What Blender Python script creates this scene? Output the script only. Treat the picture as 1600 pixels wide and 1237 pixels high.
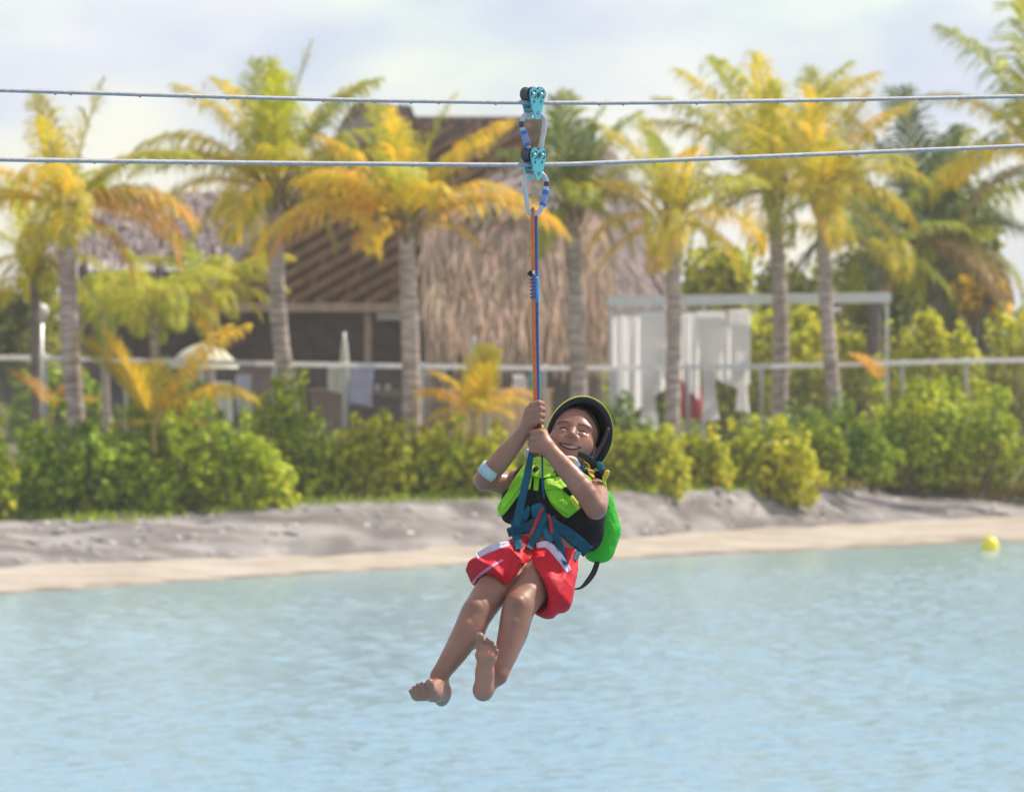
import bpy, math, random
import numpy as np
from math import radians, sin, cos, pi
from mathutils import Vector, Matrix

for o in list(bpy.data.objects):
    bpy.data.objects.remove(o)
scene = bpy.context.scene
COL = scene.collection
random.seed(7)
rng = np.random.default_rng(7)

# ------------------------------------------------------------------ camera, sky, sun, exposure
F = 11000.0          # focal length in pixels of the 1600 px wide photograph
CAMH = 3.7           # camera height over the water
HZ = 470.0           # row of the horizon in the photograph
SUBJ = 20.0          # distance of the rider

cam_d = bpy.data.cameras.new('camera')
cam = bpy.data.objects.new('camera', cam_d)
COL.objects.link(cam)
cam.location = (0, 0, CAMH)
cam.rotation_euler = (radians(90), 0, 0)
cam_d.sensor_fit = 'HORIZONTAL'
cam_d.sensor_width = 36.0
cam_d.lens = 36.0 * F / 1600.0
cam_d.shift_y = -(618.5 - HZ) / 1600.0
cam_d.clip_start = 0.5
cam_d.clip_end = 6000
cam_d.dof.use_dof = True
cam_d.dof.focus_distance = SUBJ - 0.03
cam_d.dof.aperture_fstop = 11.5
scene.camera = cam

SUN_DIR = Vector((0.64, 0.36, 0.86)).normalized()
SUN_EL = math.asin(SUN_DIR.z)
SUN_ROT = math.atan2(SUN_DIR.x, SUN_DIR.y)

world = bpy.data.worlds.new('World')
scene.world = world
world.use_nodes = True
wt = world.node_tree
wt.nodes.clear()
wo = wt.nodes.new('ShaderNodeOutputWorld')
sky = wt.nodes.new('ShaderNodeTexSky')
sky.sky_type = 'NISHITA'
sky.sun_disc = False
sky.sun_elevation = SUN_EL
sky.sun_rotation = SUN_ROT
sky.air_density = 1.0
sky.dust_density = 0.4
sky.ozone_density = 1.2
bg_sky = wt.nodes.new('ShaderNodeBackground')
bg_sky.inputs['Strength'].default_value = 0.125
wt.links.new(sky.outputs[0], bg_sky.inputs['Color'])
# broken cumulus, procedural, by direction
tc = wt.nodes.new('ShaderNodeTexCoord')
mp = wt.nodes.new('ShaderNodeMapping')
mp.inputs['Scale'].default_value = (22, 22, 48)
mp.inputs['Location'].default_value = (3.1, 0.4, 0.9)
wt.links.new(tc.outputs['Generated'], mp.inputs['Vector'])
nz = wt.nodes.new('ShaderNodeTexNoise')
nz.inputs['Scale'].default_value = 1.0
nz.inputs['Detail'].default_value = 4
nz.inputs['Roughness'].default_value = 0.5
wt.links.new(mp.outputs[0], nz.inputs['Vector'])
rp = wt.nodes.new('ShaderNodeValToRGB')
rp.color_ramp.elements[0].position = 0.40
rp.color_ramp.elements[1].position = 0.58
rp.color_ramp.elements[0].color = (0.45, 0.45, 0.45, 1)
wt.links.new(nz.outputs['Fac'], rp.inputs['Fac'])
nz2 = wt.nodes.new('ShaderNodeTexNoise')
nz2.inputs['Scale'].default_value = 0.8
nz2.inputs['Detail'].default_value = 3
mp2 = wt.nodes.new('ShaderNodeMapping')
mp2.inputs['Scale'].default_value = (20, 20, 44)
mp2.inputs['Location'].default_value = (8.2, 1.4, 5.1)
wt.links.new(tc.outputs['Generated'], mp2.inputs['Vector'])
wt.links.new(mp2.outputs[0], nz2.inputs['Vector'])
rp2 = wt.nodes.new('ShaderNodeValToRGB')
rp2.color_ramp.elements[0].position = 0.38
rp2.color_ramp.elements[1].position = 0.60
rp2.color_ramp.elements[0].color = (0.51, 0.575, 0.69, 1)
rp2.color_ramp.elements[1].color = (0.74, 0.745, 0.77, 1)
wt.links.new(nz2.outputs['Fac'], rp2.inputs['Fac'])
bg_cl = wt.nodes.new('ShaderNodeBackground')
bg_cl.inputs['Strength'].default_value = 1.0
wt.links.new(rp2.outputs['Color'], bg_cl.inputs['Color'])
mx = wt.nodes.new('ShaderNodeMixShader')
wt.links.new(rp.outputs['Color'], mx.inputs['Fac'])
wt.links.new(bg_sky.outputs[0], mx.inputs[1])
wt.links.new(bg_cl.outputs[0], mx.inputs[2])
wt.links.new(mx.outputs[0], wo.inputs['Surface'])

sun_d = bpy.data.lights.new('sun', 'SUN')
sun_d.energy = 4.6
sun_d.angle = radians(0.6)
sun_d.color = (1.0, 0.92, 0.80)
sun = bpy.data.objects.new('sun', sun_d)
COL.objects.link(sun)
sun.location = (30, 10, 60)
sun.rotation_euler = (-SUN_DIR).to_track_quat('-Z', 'Y').to_euler()

scene.view_settings.view_transform = 'Standard'
scene.view_settings.look = 'None'
scene.view_settings.exposure = 0.36
scene.view_settings.gamma = 1.0
scene.render.engine = 'CYCLES'
scene.cycles.use_denoising = True
scene.cycles.max_bounces = 6
scene.cycles.diffuse_bounces = 3
scene.cycles.glossy_bounces = 3
scene.cycles.transmission_bounces = 4
scene.cycles.transparent_max_bounces = 6
scene.cycles.volume_bounces = 0
scene.cycles.caustics_reflective = False
scene.cycles.caustics_refractive = False

# ------------------------------------------------------------------ helpers
def P(px, py, d):
    """World point seen at photograph pixel (px, py) at distance d."""
    return np.array(((px - 800.0) / F * d, d, CAMH - (py - HZ) / F * d))

class MB:
    def __init__(self):
        self.V = []; self.Fc = []; self.n = 0; self.M = []
    def add(self, V, Fc, m=0):
        V = np.asarray(V, float).reshape(-1, 3)
        self.V.append(V)
        k = self.n
        for f in Fc:
            self.Fc.append(tuple(int(i) + k for i in f)); self.M.append(m)
        self.n += len(V)
        return self
    def verts(self):
        return np.concatenate(self.V) if self.V else np.zeros((0, 3))
    # boxes, tubes
    def box(self, c, s, R=None, m=0):
        c = np.asarray(c, float); s = np.asarray(s, float) / 2
        v = np.array([(x, y, z) for x in (-1, 1) for y in (-1, 1) for z in (-1, 1)], float) * s
        if R is not None: v = v @ np.asarray(R).T
        f = [(0, 1, 3, 2), (4, 6, 7, 5), (0, 4, 5, 1), (2, 3, 7, 6), (0, 2, 6, 4), (1, 5, 7, 3)]
        return self.add(v + c, f, m)
    def beam(self, a, b, w, h, up=(0, 0, 1), m=0):
        a = np.asarray(a, float); b = np.asarray(b, float)
        t = b - a; L = np.linalg.norm(t); t /= L
        up = np.asarray(up, float)
        if abs(t @ up) > 0.97: up = np.array((0., 1., 0.))
        s = np.cross(t, up); s /= np.linalg.norm(s); u = np.cross(s, t)
        R = np.stack((t, s, u), 1)
        return self.box((a + b) / 2, (L, w, h), R, m)
    def tube(self, pts, r, n=8, closed=False, cap=True, m=0):
        V, Fc = tube(pts, r, n, closed, cap)
        return self.add(V, Fc, m)

def tube(pts, r, n=8, closed=False, cap=True):
    pts = np.asarray(pts, float); N = len(pts)
    r = np.broadcast_to(np.asarray(r, float), (N,))
    if closed:
        T = np.roll(pts, -1, 0) - np.roll(pts, 1, 0)
    else:
        T = np.gradient(pts, axis=0)
    T /= np.linalg.norm(T, axis=1)[:, None] + 1e-12
    ref = np.array((0., 1., 0.)) if abs(T[0][1]) < 0.9 else np.array((1., 0., 0.))
    u = np.cross(T[0], ref); u /= np.linalg.norm(u)
    a = np.linspace(0, 2 * pi, n, endpoint=False)
    V = []
    for i in range(N):
        u = u - T[i] * (u @ T[i]); u /= np.linalg.norm(u) + 1e-12
        w = np.cross(T[i], u)
        V.append(pts[i] + r[i] * (np.cos(a)[:, None] * u + np.sin(a)[:, None] * w))
    V = np.concatenate(V); Fc = []
    M = N if closed else N - 1
    for i in range(M):
        j = (i + 1) % N
        for k in range(n):
            l = (k + 1) % n
            Fc.append((i * n + k, i * n + l, j * n + l, j * n + k))
    if cap and not closed:
        Fc.append(tuple(range(n))[::-1]); Fc.append(tuple((N - 1) * n + k for k in range(n)))
    return V, Fc

def spline(pts, n=24):
    """Catmull-Rom through pts."""
    p = np.asarray(pts, float)
    q = np.concatenate((2 * p[:1] - p[1:2], p, 2 * p[-1:] - p[-2:-1]))
    out = []
    for t in np.linspace(0, len(p) - 1 - 1e-6, n):
        i = int(t); f = t - i
        a, b, c, d = q[i], q[i + 1], q[i + 2], q[i + 3]
        out.append(0.5 * (2 * b + (c - a) * f + (2 * a - 5 * b + 4 * c - d) * f * f + (3 * b - a - 3 * c + d) * f ** 3))
    return np.array(out)

LOC = {}
def make_mesh(name, V, Fc, mats, smooth=False, midx=None):
    me = bpy.data.meshes.new(name)
    V = np.asarray(V, float)
    me.from_pydata(V.tolist(), [], [tuple(f) for f in Fc])
    if not isinstance(mats, (list, tuple)): mats = [mats]
    for m in mats: me.materials.append(m)
    if midx is not None: me.polygons.foreach_set('material_index', np.asarray(midx, np.int32))
    if smooth: me.polygons.foreach_set('use_smooth', np.ones(len(me.polygons), bool))
    me.update()
    return me

def quad_mesh(name, V, Q, mats, smooth=True):
    """Fast path for big quad arrays."""
    V = np.asarray(V, np.float32); Q = np.asarray(Q, np.int32)
    k = Q.shape[1]
    me = bpy.data.meshes.new(name)
    me.vertices.add(len(V)); me.vertices.foreach_set('co', V.ravel())
    me.loops.add(Q.size); me.loops.foreach_set('vertex_index', Q.ravel())
    me.polygons.add(len(Q)); me.polygons.foreach_set('loop_start', np.arange(0, Q.size, k, dtype=np.int32))
    if smooth: me.polygons.foreach_set('use_smooth', np.ones(len(Q), bool))
    if not isinstance(mats, (list, tuple)): mats = [mats]
    for m in mats: me.materials.append(m)
    me.update(calc_edges=True); me.validate()
    return me

def link(name, data, parent=None, loc=(0, 0, 0), rotz=0.0):
    o = bpy.data.objects.new(name, data)
    COL.objects.link(o)
    if parent is not None: o.parent = parent
    o.location = loc
    if rotz: o.rotation_euler = (0, 0, rotz)
    return o

def wloc(o):
    w = np.array(o.location[:], float)
    while o.parent is not None:
        o = o.parent; w = w + np.array(o.location[:], float)
    return w

def part(name, mb, mat, parent, smooth=False, label=None):
    """A mesh given in world coordinates, parented (parents are unrotated)."""
    off = wloc(parent)
    V = mb.verts() - off
    me = make_mesh(name, V, mb.Fc, mat, smooth, mb.M if isinstance(mat, (list, tuple)) else None)
    o = link(name, me, parent)
    if label: o['label'] = label
    return o

def thing(name, label, cat, loc=(0, 0, 0), group=None):
    o = bpy.data.objects.new(name, None)
    o.empty_display_size = 0.2
    COL.objects.link(o)
    o.location = tuple(float(x) for x in loc)
    return tag(o, label, cat, group)

def tag(o, label=None, cat=None, group=None, kind=None):
    if label: o['label'] = label
    if cat: o['category'] = cat
    if group: o['group'] = group
    if kind: o['kind'] = kind
    return o

def solo(name, mb, mat, label, cat, smooth=False, group=None):
    V = mb.verts(); c = V.mean(0); c[2] = V[:, 2].min()
    me = make_mesh(name, V - c, mb.Fc, mat, smooth, mb.M if isinstance(mat, (list, tuple)) else None)
    o = link(name, me, None, tuple(c))
    return tag(o, label, cat, group)

def structure(name, V, Fc, mat, smooth=True):
    V = np.asarray(V, float)
    me = make_mesh(name, V, Fc, mat, smooth) if not isinstance(Fc, np.ndarray) else quad_mesh(name, V, Fc, mat, smooth)
    o = link(name, me)
    o['kind'] = 'structure'
    return o

# ------------------------------------------------------------------ materials
def nodes(m):
    m.use_nodes = True
    return m.node_tree, m.node_tree.nodes, m.node_tree.links

def mat(name, col, rough=0.6, var=0.0, scale=5.0, col2=None, bump=0.0, bscale=40.0, metal=0.0, spec=0.5,
        stretch=None, island=0.0, trans=0.0, sss=0.0, detail=5, ramp=(0.35, 0.65), sheen=0.0):
    m = bpy.data.materials.new(name)
    nt, N, L = nodes(m)
    b = N['Principled BSDF']
    b.inputs['Roughness'].default_value = rough
    b.inputs['Metallic'].default_value = metal
    b.inputs['Specular IOR Level'].default_value = spec
    if sheen: b.inputs['Sheen Weight'].default_value = sheen
    c = N.new('ShaderNodeRGB'); c.outputs[0].default_value = (*col, 1)
    out = c.outputs[0]
    tcn = N.new('ShaderNodeTexCoord'); mpn = N.new('ShaderNodeMapping')
    L.new(tcn.outputs['Object'], mpn.inputs['Vector'])
    if stretch: mpn.inputs['Scale'].default_value = stretch
    if var or col2:
        n = N.new('ShaderNodeTexNoise'); n.inputs['Scale'].default_value = scale; n.inputs['Detail'].default_value = detail
        L.new(mpn.outputs[0], n.inputs['Vector'])
        r = N.new('ShaderNodeValToRGB')
        r.color_ramp.elements[0].position = ramp[0]; r.color_ramp.elements[1].position = ramp[1]
        if col2:
            r.color_ramp.elements[0].color = (*col, 1); r.color_ramp.elements[1].color = (*col2, 1)
        else:
            r.color_ramp.elements[0].color = (*[max(0, x * (1 - var)) for x in col], 1)
            r.color_ramp.elements[1].color = (*[min(1, x * (1 + var)) for x in col], 1)
        L.new(n.outputs['Fac'], r.inputs['Fac']); out = r.outputs[0]
    if island:
        g = N.new('ShaderNodeNewGeometry')
        h = N.new('ShaderNodeHueSaturation')
        mr = N.new('ShaderNodeMapRange'); mr.inputs['To Min'].default_value = 1 - island; mr.inputs['To Max'].default_value = 1 + island
        L.new(g.outputs['Random Per Island'], mr.inputs['Value'])
        L.new(mr.outputs[0], h.inputs['Value'])
        mh = N.new('ShaderNodeMapRange'); mh.inputs['To Min'].default_value = 0.5 + island * 0.055; mh.inputs['To Max'].default_value = 0.5 - island * 0.055
        L.new(g.outputs['Random Per Island'], mh.inputs['Value']); L.new(mh.outputs[0], h.inputs['Hue'])
        L.new(out, h.inputs['Color']); out = h.outputs[0]
    L.new(out, b.inputs['Base Color'])
    if sss:
        b.inputs['Subsurface Weight'].default_value = sss
        b.inputs['Subsurface Radius'].default_value = (0.012, 0.005, 0.003)
        b.inputs['Subsurface Scale'].default_value = 1.0
    if bump:
        n2 = N.new('ShaderNodeTexNoise'); n2.inputs['Scale'].default_value = bscale; n2.inputs['Detail'].default_value = 4
        L.new(mpn.outputs[0], n2.inputs['Vector'])
        bp = N.new('ShaderNodeBump'); bp.inputs['Strength'].default_value = bump; bp.inputs['Distance'].default_value = 0.02
        L.new(n2.outputs['Fac'], bp.inputs['Height']); L.new(bp.outputs[0], b.inputs['Normal'])
    if trans:
        tr = N.new('ShaderNodeBsdfTranslucent'); ms = N.new('ShaderNodeMixShader'); ms.inputs['Fac'].default_value = trans
        L.new(out, tr.inputs['Color'])
        L.new(b.outputs[0], ms.inputs[1]); L.new(tr.outputs[0], ms.inputs[2])
        L.new(ms.outputs[0], N['Material Output'].inputs['Surface'])
    return m

def leafmat(name, col, col2=None, island=0.35, trans=0.45, rough=0.45, scale=1.2):
    return mat(name, col, max(rough, .5), 0.25, scale, col2, island=island, trans=trans, spec=0.22)

M = {}
M['sand'] = mat('sand', (0.36, 0.305, 0.245), 0.9, 0, 1.1, (0.46, 0.405, 0.345), spec=0.0, bump=0.3, bscale=12, stretch=(0.6, 1.0, 1), detail=8)
nt, N, L = nodes(M['sand'])       # sand stays dark where the water has just been
b = N['Principled BSDF']; lk = b.inputs['Base Color'].links[0].from_socket
gx = N.new('ShaderNodeNewGeometry'); sx = N.new('ShaderNodeSeparateXYZ'); L.new(gx.outputs['Position'], sx.inputs[0])
nw = N.new('ShaderNodeTexNoise'); nw.inputs['Scale'].default_value = 1.6; nw.inputs['Detail'].default_value = 6; L.new(gx.outputs['Position'], nw.inputs['Vector'])
ma = N.new('ShaderNodeMath'); ma.operation = 'MULTIPLY_ADD'; L.new(nw.outputs['Fac'], ma.inputs[0]); ma.inputs[1].default_value = -0.075; L.new(sx.outputs['Z'], ma.inputs[2])
mr = N.new('ShaderNodeMapRange'); mr.inputs['From Min'].default_value = -0.036; mr.inputs['From Max'].default_value = -0.012; L.new(ma.outputs[0], mr.inputs['Value'])
mw_ = N.new('ShaderNodeMix'); mw_.data_type = 'RGBA'; mw_.inputs['A'].default_value = (0.20, 0.172, 0.14, 1); L.new(mr.outputs[0], mw_.inputs['Factor']); L.new(lk, mw_.inputs['B'])
L.new(mw_.outputs['Result'], b.inputs['Base Color'])
M['rock'] = mat('bank_earth', (0.17, 0.152, 0.146), 0.95, 0, 1.3, (0.34, 0.315, 0.30), bump=0.4, bscale=7, spec=0.0, stretch=(0.55, 0.8, 2.6), detail=9, ramp=(0.38, 0.66))
M['soil'] = mat('soil', (0.17, 0.15, 0.10), 0.95, 0, 0.5, (0.13, 0.14, 0.05), spec=0.0, bump=0.5, bscale=6, detail=8)
M['drygrass'] = mat('dry_grass', (0.30, 0.24, 0.06), 0.9, 0.3, 8, (0.40, 0.32, 0.12), island=0.3)
M['trunk'] = mat('palm_bark', (0.255, 0.195, 0.172), 0.9, 0, 3.5, (0.54, 0.44, 0.395), bump=0.8, bscale=14, stretch=(.8, .8, 5), ramp=(.38, .62))
M['trunk_dark'] = mat('palm_bark_dark', (0.14, 0.12, 0.11), 0.9, 0, 6, (0.22, 0.19, 0.17), bump=0.6, bscale=20)
M['boot'] = mat('frond_sheath', (0.25, 0.17, 0.09), 0.9, 0.3, 9)
M['fr_yellow'] = leafmat('frond_yellow_green', (0.68, 0.54, 0.02), (0.54, 0.49, 0.03), trans=.5)
M['fr_gold'] = leafmat('frond_golden', (0.86, 0.58, 0.02), (0.76, 0.58, 0.03), trans=.5)
M['fr_orange'] = leafmat('frond_orange_dry', (0.82, 0.45, 0.05), (0.76, 0.50, 0.10), trans=.5)
M['fr_green'] = leafmat('frond_green', (0.30, 0.36, 0.035), (0.44, 0.46, 0.035), trans=.5)
M['fr_dark'] = leafmat('frond_dark_green', (0.095, 0.145, 0.06), (0.15, 0.19, 0.055), trans=0.4)
M['fr_brown'] = leafmat('frond_withered', (0.36, 0.22, 0.10), (0.45, 0.29, 0.13), trans=0.3)
M['fr_lime'] = leafmat('frond_lime', (0.46, 0.50, 0.035), (0.62, 0.57, 0.045), trans=.5)
M['stalk'] = mat('leaf_stalk', (0.42, 0.34, 0.08), 0.6, 0.2, 5)
M['bush'] = leafmat('bush_leaf', (0.31, 0.43, 0.02), (0.54, 0.60, 0.03), 0.5, 0.45, 0.32, 1.4)
M['bush_yellow'] = leafmat('bush_leaf_yellow', (0.45, 0.50, 0.02), (0.66, 0.64, 0.04), 0.5, 0.45, 0.32, 1.4)
M['bush_deep'] = leafmat('bush_leaf_deep', (0.25, 0.39, 0.025), (0.43, 0.54, 0.035), 0.5, 0.4, 0.32, 1.2)
M['bush_blue'] = leafmat('bush_leaf_cool', (0.26, 0.35, 0.09), (0.37, 0.46, 0.10), 0.5, 0.4, 0.4, 1.2)
M['tree_leaf'] = leafmat('tree_leaf', (0.24, 0.27, 0.06), (0.42, 0.41, 0.06), 0.5, 0.4, 0.5, 0.6)
M['twig'] = mat('twig', (0.16, 0.12, 0.09), 0.9, 0.3, 8)
M['thatch'] = mat('thatch_straw', (0.43, 0.285, 0.19), 0.95, 0.3, 2, (0.56, 0.40, 0.28), island=0.3)
M['thatch_grey'] = mat('thatch_weathered', (0.24, 0.185, 0.175), 0.95, 0.3, 3, (0.35, 0.28, 0.265), island=0.25)
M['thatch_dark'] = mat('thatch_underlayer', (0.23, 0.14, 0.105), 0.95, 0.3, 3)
M['rafter'] = mat('rafter_wood', (0.60, 0.36, 0.25), 0.8, 0.25, 4, bump=0.2)
M['beam'] = mat('beam_wood', (0.42, 0.29, 0.20), 0.75, 0.2, 4)
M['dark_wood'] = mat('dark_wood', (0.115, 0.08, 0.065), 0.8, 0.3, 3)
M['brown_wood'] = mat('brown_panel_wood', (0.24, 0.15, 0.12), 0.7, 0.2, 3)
M['tan_wood'] = mat('tan_plank_wood', (0.74, 0.46, 0.26), 0.65, 0.18, 3, island=0.1)
M['white_paint'] = mat('white_paint', (0.74, 0.75, 0.78), 0.5, 0.05, 4)
M['white_cloth'] = mat('white_curtain_cloth', (0.96, 0.94, 0.95), 0.9, 0.02, 3, trans=0.6)
M['lavender_cloth'] = mat('lavender_cloth', (0.50, 0.48, 0.66), 0.9, 0.1, 4)
M['cream_cloth'] = mat('cream_cloth', (0.70, 0.68, 0.58), 0.9, 0.08, 4, trans=0.2)
M['red_cloth'] = mat('red_cloth', (0.52, 0.07, 0.10), 0.9, 0.15, 4)
M['teal_cloth'] = mat('teal_cloth', (0.12, 0.36, 0.34), 0.9, 0.1, 4)
M['galv'] = mat('galvanised_steel', (0.55, 0.57, 0.60), 0.45, 0.1, 20, metal=0.6)
M['rail'] = mat('fence_rail_steel', (0.60, 0.575, 0.58), 0.5, 0.08, 10, metal=0.0)
M['wire'] = mat('fence_wire', (0.42, 0.44, 0.47), 0.5, metal=0.5)
M['parasol_straw'] = mat('pale_parasol_straw', (0.56, 0.53, 0.40), 0.9, 0.15, 6)
M['lamp_glass'] = mat('lamp_globe', (0.66, 0.65, 0.68), 0.3)
M['buoy'] = mat('buoy_yellow', (0.80, 0.68, 0.05), 0.4, 0.08, 4)
# ------------------------------------------------------------------ land: shore, beach, bank, ground
PXS = np.array([50, 200, 460, 640, 800, 980, 1130, 1280, 1400, 1556], float)
SH = np.array([925, 915, 898, 888, 880, 873, 866, 860, 854, 848], float)
SE = np.array([882, 878, 868, 860, 850, 842, 830, 822, 815, 806], float)
BT = np.array([812, 812, 787, 783, 780, 768, 764, 762, 758, 778], float)
ZB = np.array([.52, .56, .74, .76, .78, .78, .74, .66, .54, .36], float)
ZS = 0.12
DSH = CAMH * F / (SH - HZ)
DSE = (CAMH - ZS) * F / (SE - HZ)
DBT = (CAMH - ZB) * F / (BT - HZ)
DBT = np.maximum(DBT, DSE + 1.2)

def interp_ext(px, ys):
    px = np.asarray(px, float)
    y = np.interp(px, PXS, ys)
    sl = (ys[3] - ys[0]) / (PXS[3] - PXS[0]); sr = (ys[-1] - ys[-4]) / (PXS[-1] - PXS[-4])
    y = np.where(px < PXS[0], ys[0] + sl * np.maximum(px - PXS[0], -900), y)
    y = np.where(px > PXS[-1], ys[-1] + sr * np.minimum(px - PXS[-1], 900), y)
    return y

def zg(px, d):
    """Height of the ground at pixel column px, distance d (behind the bank top)."""
    db = interp_ext(px, DBT); zb = np.interp(px, PXS, ZB)
    return float(zb + (0.92 - zb) * np.clip((d - db) / 9.0, 0, 1))

cols = np.concatenate((np.linspace(-4000, -60, 50), np.linspace(-50, 1650, 341), np.linspace(1660, 5600, 50)))
nC = len(cols)
ip = lambda ys: interp_ext(cols, ys)
dsh, dse, dbt = ip(DSH), ip(DSE), ip(DBT)
zb = np.interp(cols, PXS, ZB)
def wob(seed, amp, f):
    r = np.random.default_rng(seed); s = np.zeros(nC)
    for k in range(7):
        s += r.normal() * np.sin(cols * f * (1 + k * 0.9) + r.uniform(0, 6)) / (1 + k * .6)
    return s * amp
dsh = dsh + wob(1, 0.22, 0.03); dse = dse + wob(2, 0.22, 0.018); dbt = dbt + wob(3, 0.15, 0.02)

def sheet(rows):
    V = []; 
    for d, z in rows:
        d = np.broadcast_to(d, (nC,)); z = np.broadcast_to(z, (nC,))
        V.append(np.stack(((cols - 800) / F * d, d, z), 1))
    V = np.concatenate(V); R = len(rows)
    i, j = np.meshgrid(np.arange(R - 1), np.arange(nC - 1), indexing='ij')
    a = (i * nC + j).ravel()
    return V, np.stack((a, a + 1, a + nC + 1, a + nC), 1)

nr = np.random.default_rng(5)
def vnoise(n, m, seed):
    """smooth 2D value noise n x m"""
    r = np.random.default_rng(seed)
    out = np.zeros((n, m))
    for sc, am in ((40, 1), (16, .7), (7, .5), (3, .35)):
        gx = r.normal(size=(n // 2 + 4, m // sc + 4))
        x = np.linspace(0, m / sc, m); y = np.linspace(0, n / max(1.5, sc / 12), n) % (n // 2 + 2)
        xi = x.astype(int); xf = x - xi; yi = y.astype(int); yf = (y - yi)[:, None]
        g = lambda a, b: gx[np.ix_(a, b)]
        out += am * ((g(yi, xi) * (1 - xf) + g(yi, xi + 1) * xf) * (1 - yf) + (g(yi + 1, xi) * (1 - xf) + g(yi + 1, xi + 1) * xf) * yf)
    return out
# lake bed and beach
rows = [(dsh - 40, -2.2), (dsh - 8, -0.7), (dsh - 1.5, -0.10)]
ns = vnoise(9, nC, 11)
for k, t in enumerate(np.linspace(0, 1, 9)):
    rows.append((dsh + (dse - dsh) * t, ZS * t + 0.012 * ns[k] * min(1, 3 * t) + 0.002))
V, Q = sheet(rows)
structure('beach_sand', V, Q, M['sand'])
# bank
rows = []
nb = vnoise(16, nC, 12)
for k, t in enumerate(np.linspace(0, 1, 16)):
    z = ZS + (zb - ZS) * (t ** 0.85)
    e = np.sin(pi * min(t + .02, 1)) 
    rows.append((dse - 0.12 + (dbt + 0.1 - dse) * t + 0.045 * nb[k] * e, z + 0.018 * nb[k] * e - (0.03 if k == 0 else 0)))
V, Q = sheet(rows)
structure('earth_bank', V, Q, M['rock'])
# ground behind, to the horizon
rows = []
for du in (0, 1, 2.5, 5, 9, 14, 25, 60, 200, 500, 1300):
    rows.append((dbt + du, zb + (0.92 - zb) * min(1, du / 9.0) - (0.006 if du == 0 else 0)))
V, Q = sheet(rows)
structure('ground', V, Q, M['soil'])

# pebbles and clods on the bank: nobody could count them
mb = MB()
for k in range(380):
    px = rng.uniform(-100, 1700); t = rng.uniform(0.02, .97)
    d = np.interp(px, cols, dse) + (np.interp(px, cols, dbt) - np.interp(px, cols, dse)) * t
    z = ZS + (np.interp(px, cols, zb) - ZS) * t ** .85
    s = rng.uniform(.025, .085) * (1.5 if rng.random() < .08 else 1)
    c = np.array(((px - 800) / F * d, d, z))
    v = rng.normal(size=(6, 3)) * .25 + np.array([(1, 0, 0), (-1, 0, 0), (0, 1, 0), (0, -1, 0), (0, 0, .7), (0, 0, -.7)])
    mb.add(v * s * (1.4, 1, .8) + c, [(0, 2, 4), (2, 1, 4), (1, 3, 4), (3, 0, 4), (2, 0, 5), (1, 2, 5), (3, 1, 5), (0, 3, 5)])
M['stone'] = mat('pebble_grey', (0.27, 0.25, 0.24), 0.9, 0.3, 4, (0.46, 0.44, 0.42), island=0.45)
me = make_mesh('pebbles', mb.verts(), mb.Fc, M['stone'], True)
tag(link('pebbles', me), 'grey stones and clods scattered over the earth bank', 'pebbles', kind='stuff')

# dry grass verge and tufts
def tufts(name, label, n, pxr, off, hgt, material, seed):
    r = np.random.default_rng(seed); mb = MB()
    for k in range(n):
        px = r.uniform(*pxr); d = float(np.interp(px, cols, dbt)) + r.uniform(*off)
        x = (px - 800) / F * d; z = zg(px, d)
        for b in range(4):
            a = r.uniform(0, 2 * pi); h = hgt * r.uniform(.5, 1.2); w = .008 + .05 * hgt
            dx, dy = cos(a), sin(a); sx, sy = -dy * w, dx * w
            q = r.uniform(.2, .7) * h
            mb.add([(x - sx, d - sy, z - .02), (x + sx, d + sy, z - .02), (x + dx * q, d + dy * q, z + h)], [(0, 1, 2)])
            x += r.normal() * .05; d += r.normal() * .05
    me = make_mesh(name, mb.verts(), mb.Fc, material)
    tag(link(name, me), label, 'grass', kind='stuff')
tufts('dry_grass', 'yellow dry grass verge along the top of the bank', 8000, (1265, 1700), (-.35, 1.7), .11, M['drygrass'], 3)
tufts('bank_weeds', 'low green weeds growing along the bank top', 500, (-100, 1250), (-.4, 1.5), .12, M['bush_deep'], 4)

# ------------------------------------------------------------------ water with real ripples
def water():
    ys = [-60, -20, 5, 20, 30, 38]
    y = 40.0
    while y < 112: ys.append(y); y += 0.05 + max(0, y - 48) * 0.0016
    ys += [114, 120, 130, 150]
    ys = np.array(ys)
    xs = np.concatenate(([-300, -120, -60, -30, -16], np.arange(-8.6, 8.61, 0.055), [16, 30, 60, 120, 300]))
    X, Y = np.meshgrid(xs, ys)
    r = np.random.default_rng(21)
    Z = np.zeros_like(X)
    for k in range(80):
        lam = 0.14 * (0.55 / 0.14) ** r.random()
        th = r.normal(0.5, 0.75) - pi / 2
        kx, ky = 2 * pi / lam * cos(th), 2 * pi / lam * sin(th)
        Z += 0.0112 * lam ** 0.95 * r.uniform(.4, 1) * np.sin(kx * X + ky * Y + r.uniform(0, 6.28)) * 0.42
    patch = 0.85 + 0.2 * np.sin(X * .55 + Y * .21 + 1) * np.sin(Y * .33 - X * .2)
    fade = np.clip((9.5 - np.abs(X)) / 1, 0, 1) * np.clip((Y - 38) / 2, 0, 1) * np.clip((112 - Y) / 3, 0, 1)
    calm = np.clip((np.interp((X / Y) * F + 800, cols, dsh) - Y) / 10, 0.55, 1)
    Z *= fade * patch * calm
    V = np.stack((X, Y, Z), -1).reshape(-1, 3)
    nx = len(xs); i, j = np.meshgrid(np.arange(len(ys) - 1), np.arange(nx - 1), indexing='ij')
    a = (i * nx + j).ravel()
    return V, np.stack((a, a + 1, a + nx + 1, a + nx), 1)
m = bpy.data.materials.new('lagoon_water')
nt, N, L = nodes(m)
b = N['Principled BSDF']
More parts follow.
